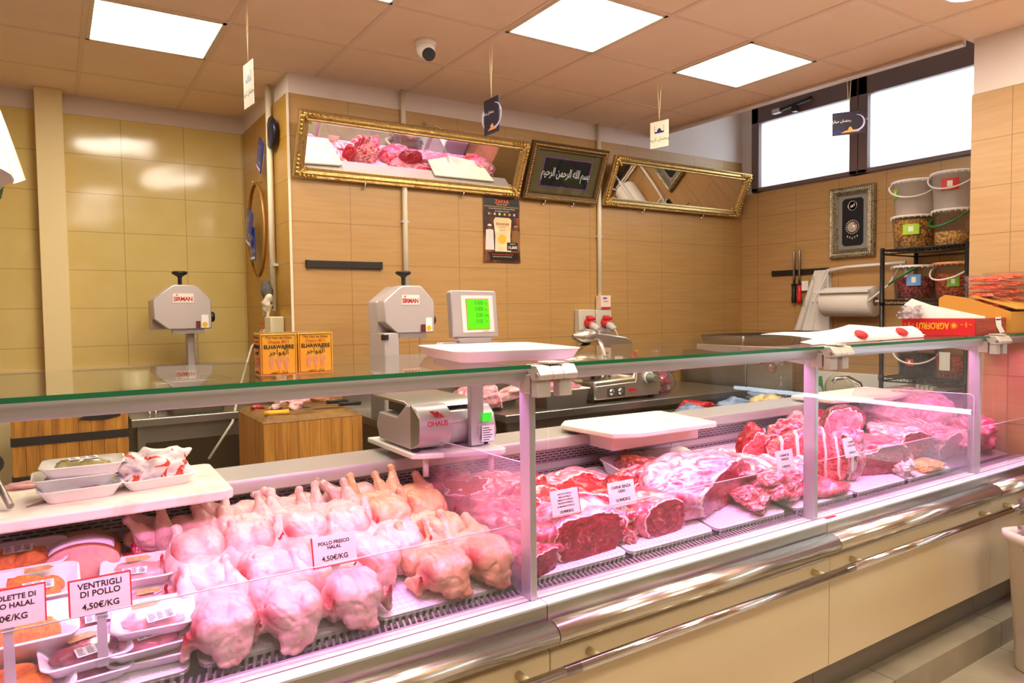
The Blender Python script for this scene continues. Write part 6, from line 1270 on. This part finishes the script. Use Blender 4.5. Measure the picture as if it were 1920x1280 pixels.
carrot = rampmat('orange_red_food', [(.3, 'd8381e'), (.5, 'ee5a26'), (.7, 'f88a48')], 40, rough=.4)
k = 0
for (x, y, zz) in [(3.93, 1.67, (1.565, 1.602, 1.639, 1.676)), (4.11, 1.66, (1.545, 1.582, 1.619, 1.656, 1.693))]:
    for j, z in enumerate(zz):
        lb = '%s clear pack of orange strips in the %s' % (['lowest', 'second', 'third', 'fourth', 'fifth'][j] if j < len(zz)-1 else 'topmost', ['left stack by the pier', 'right stack against the pier'][k])
        t = thing('food_pack', lb, 'food pack', (x, y, z), rz=R_(90+[2, -3, 1, 0, 2][j]), group='clear packs of orange food by the pier'); w_ = .17
        ob('tub', MB().loft([rrect(w_*.9, .11, .015, 0), rrect(w_, .125, .018, .030), rrect(w_*1.05, .135, .02, .031), rrect(w_*1.05, .135, .02, .034)], sm=False), glass('pack_plastic', 'fbf6f4', 1.2, haze=.08), t)
        for q in range(5): o = ob('strip', chunk(530+q, (w_*.7, .03, .022), [carrot], sub=3, lump=.5), None, t); o.location = (.004*q-.01, -.038+.019*q, .003+.006*(q % 2)); o.rotation_euler = (0, 0, .12*((q*3+j) % 4-1.5))
    k += 1
single('packing_carton', MB().box(3.86, 4.19, 1.58, 1.76, 1.434, 1.543), kraft, 'ochre packing carton inside the open box, under the food packs', 'carton', bevel=.003)
for j in range(1): pass
# crate at the right
t = thing('laundry_crate', 'tall white slotted plastic crate standing at the right edge before the step', 'crate', (3.50, 1.16, 0.0), rz=R_(-24)); wp2 = mat('white_crate_plastic', 'e8dccb', .4)
w_, d, h = .34, .30, .60
outer = [rrect(w_*.80, d*.80, .03, 0), rrect(w_*.84, d*.84, .035, .01), rrect(w_, d, .04, h-.05), rrect(w_*1.06, d*1.06, .05, h-.045), rrect(w_*1.12, d*1.12, .05, h-.03), rrect(w_*1.12, d*1.12, .05, h), rrect(w_*1.02, d*1.02, .045, h), rrect(w_*.96, d*.96, .04, h-.05), rrect(w_*.78, d*.78, .03, .01)]
ob('shell', MB().loft(outer), wp2, t)
for s in (-1, 1):
    for i in range(4):
        z = .10+.115*i; f = .82+.16*z/h
        ob('slot', MB().box(-w_/2*f-.003, -w_/2*f+.004, s*.075-.009, s*.075+.009, z, z+.06), mat('dark_slot', '7a4e24', .8), t); ob('slot', MB().box(s*.07-.009, s*.07+.009, -d/2*f-.002, -d/2*f+.004, z, z+.06), mat('dark_slot', '7a4e24', .8), t)
t = thing('bread_bag', 'clear crackling plastic bags with orange bits heaped in the white crate', 'plastic bags', (3.50, 1.16, .50)); 
for i in range(5): o = ob('bag_piece', chunk(540+i, (.24, .20, .18), [glass('crackling_bag', 'f8f0ee', 2.5, haze=.25, rough=.08, hazecol='f0dcd8'), ], sub=4, lump=.6, fold=.5, foldf=5), None, t); o.location = (.07*cos(i*1.3+2.6), .06*sin(i*1.3+2.6), .04+.030*i)
for i in range(4): o = ob('orange_piece', chunk(550+i, (.07, .06, .05), [breaded], sub=3, lump=.4), None, t); o.location = (.06*cos(i*1.7+2.8), .05*sin(i*1.7+2.8), .15+.025*i)
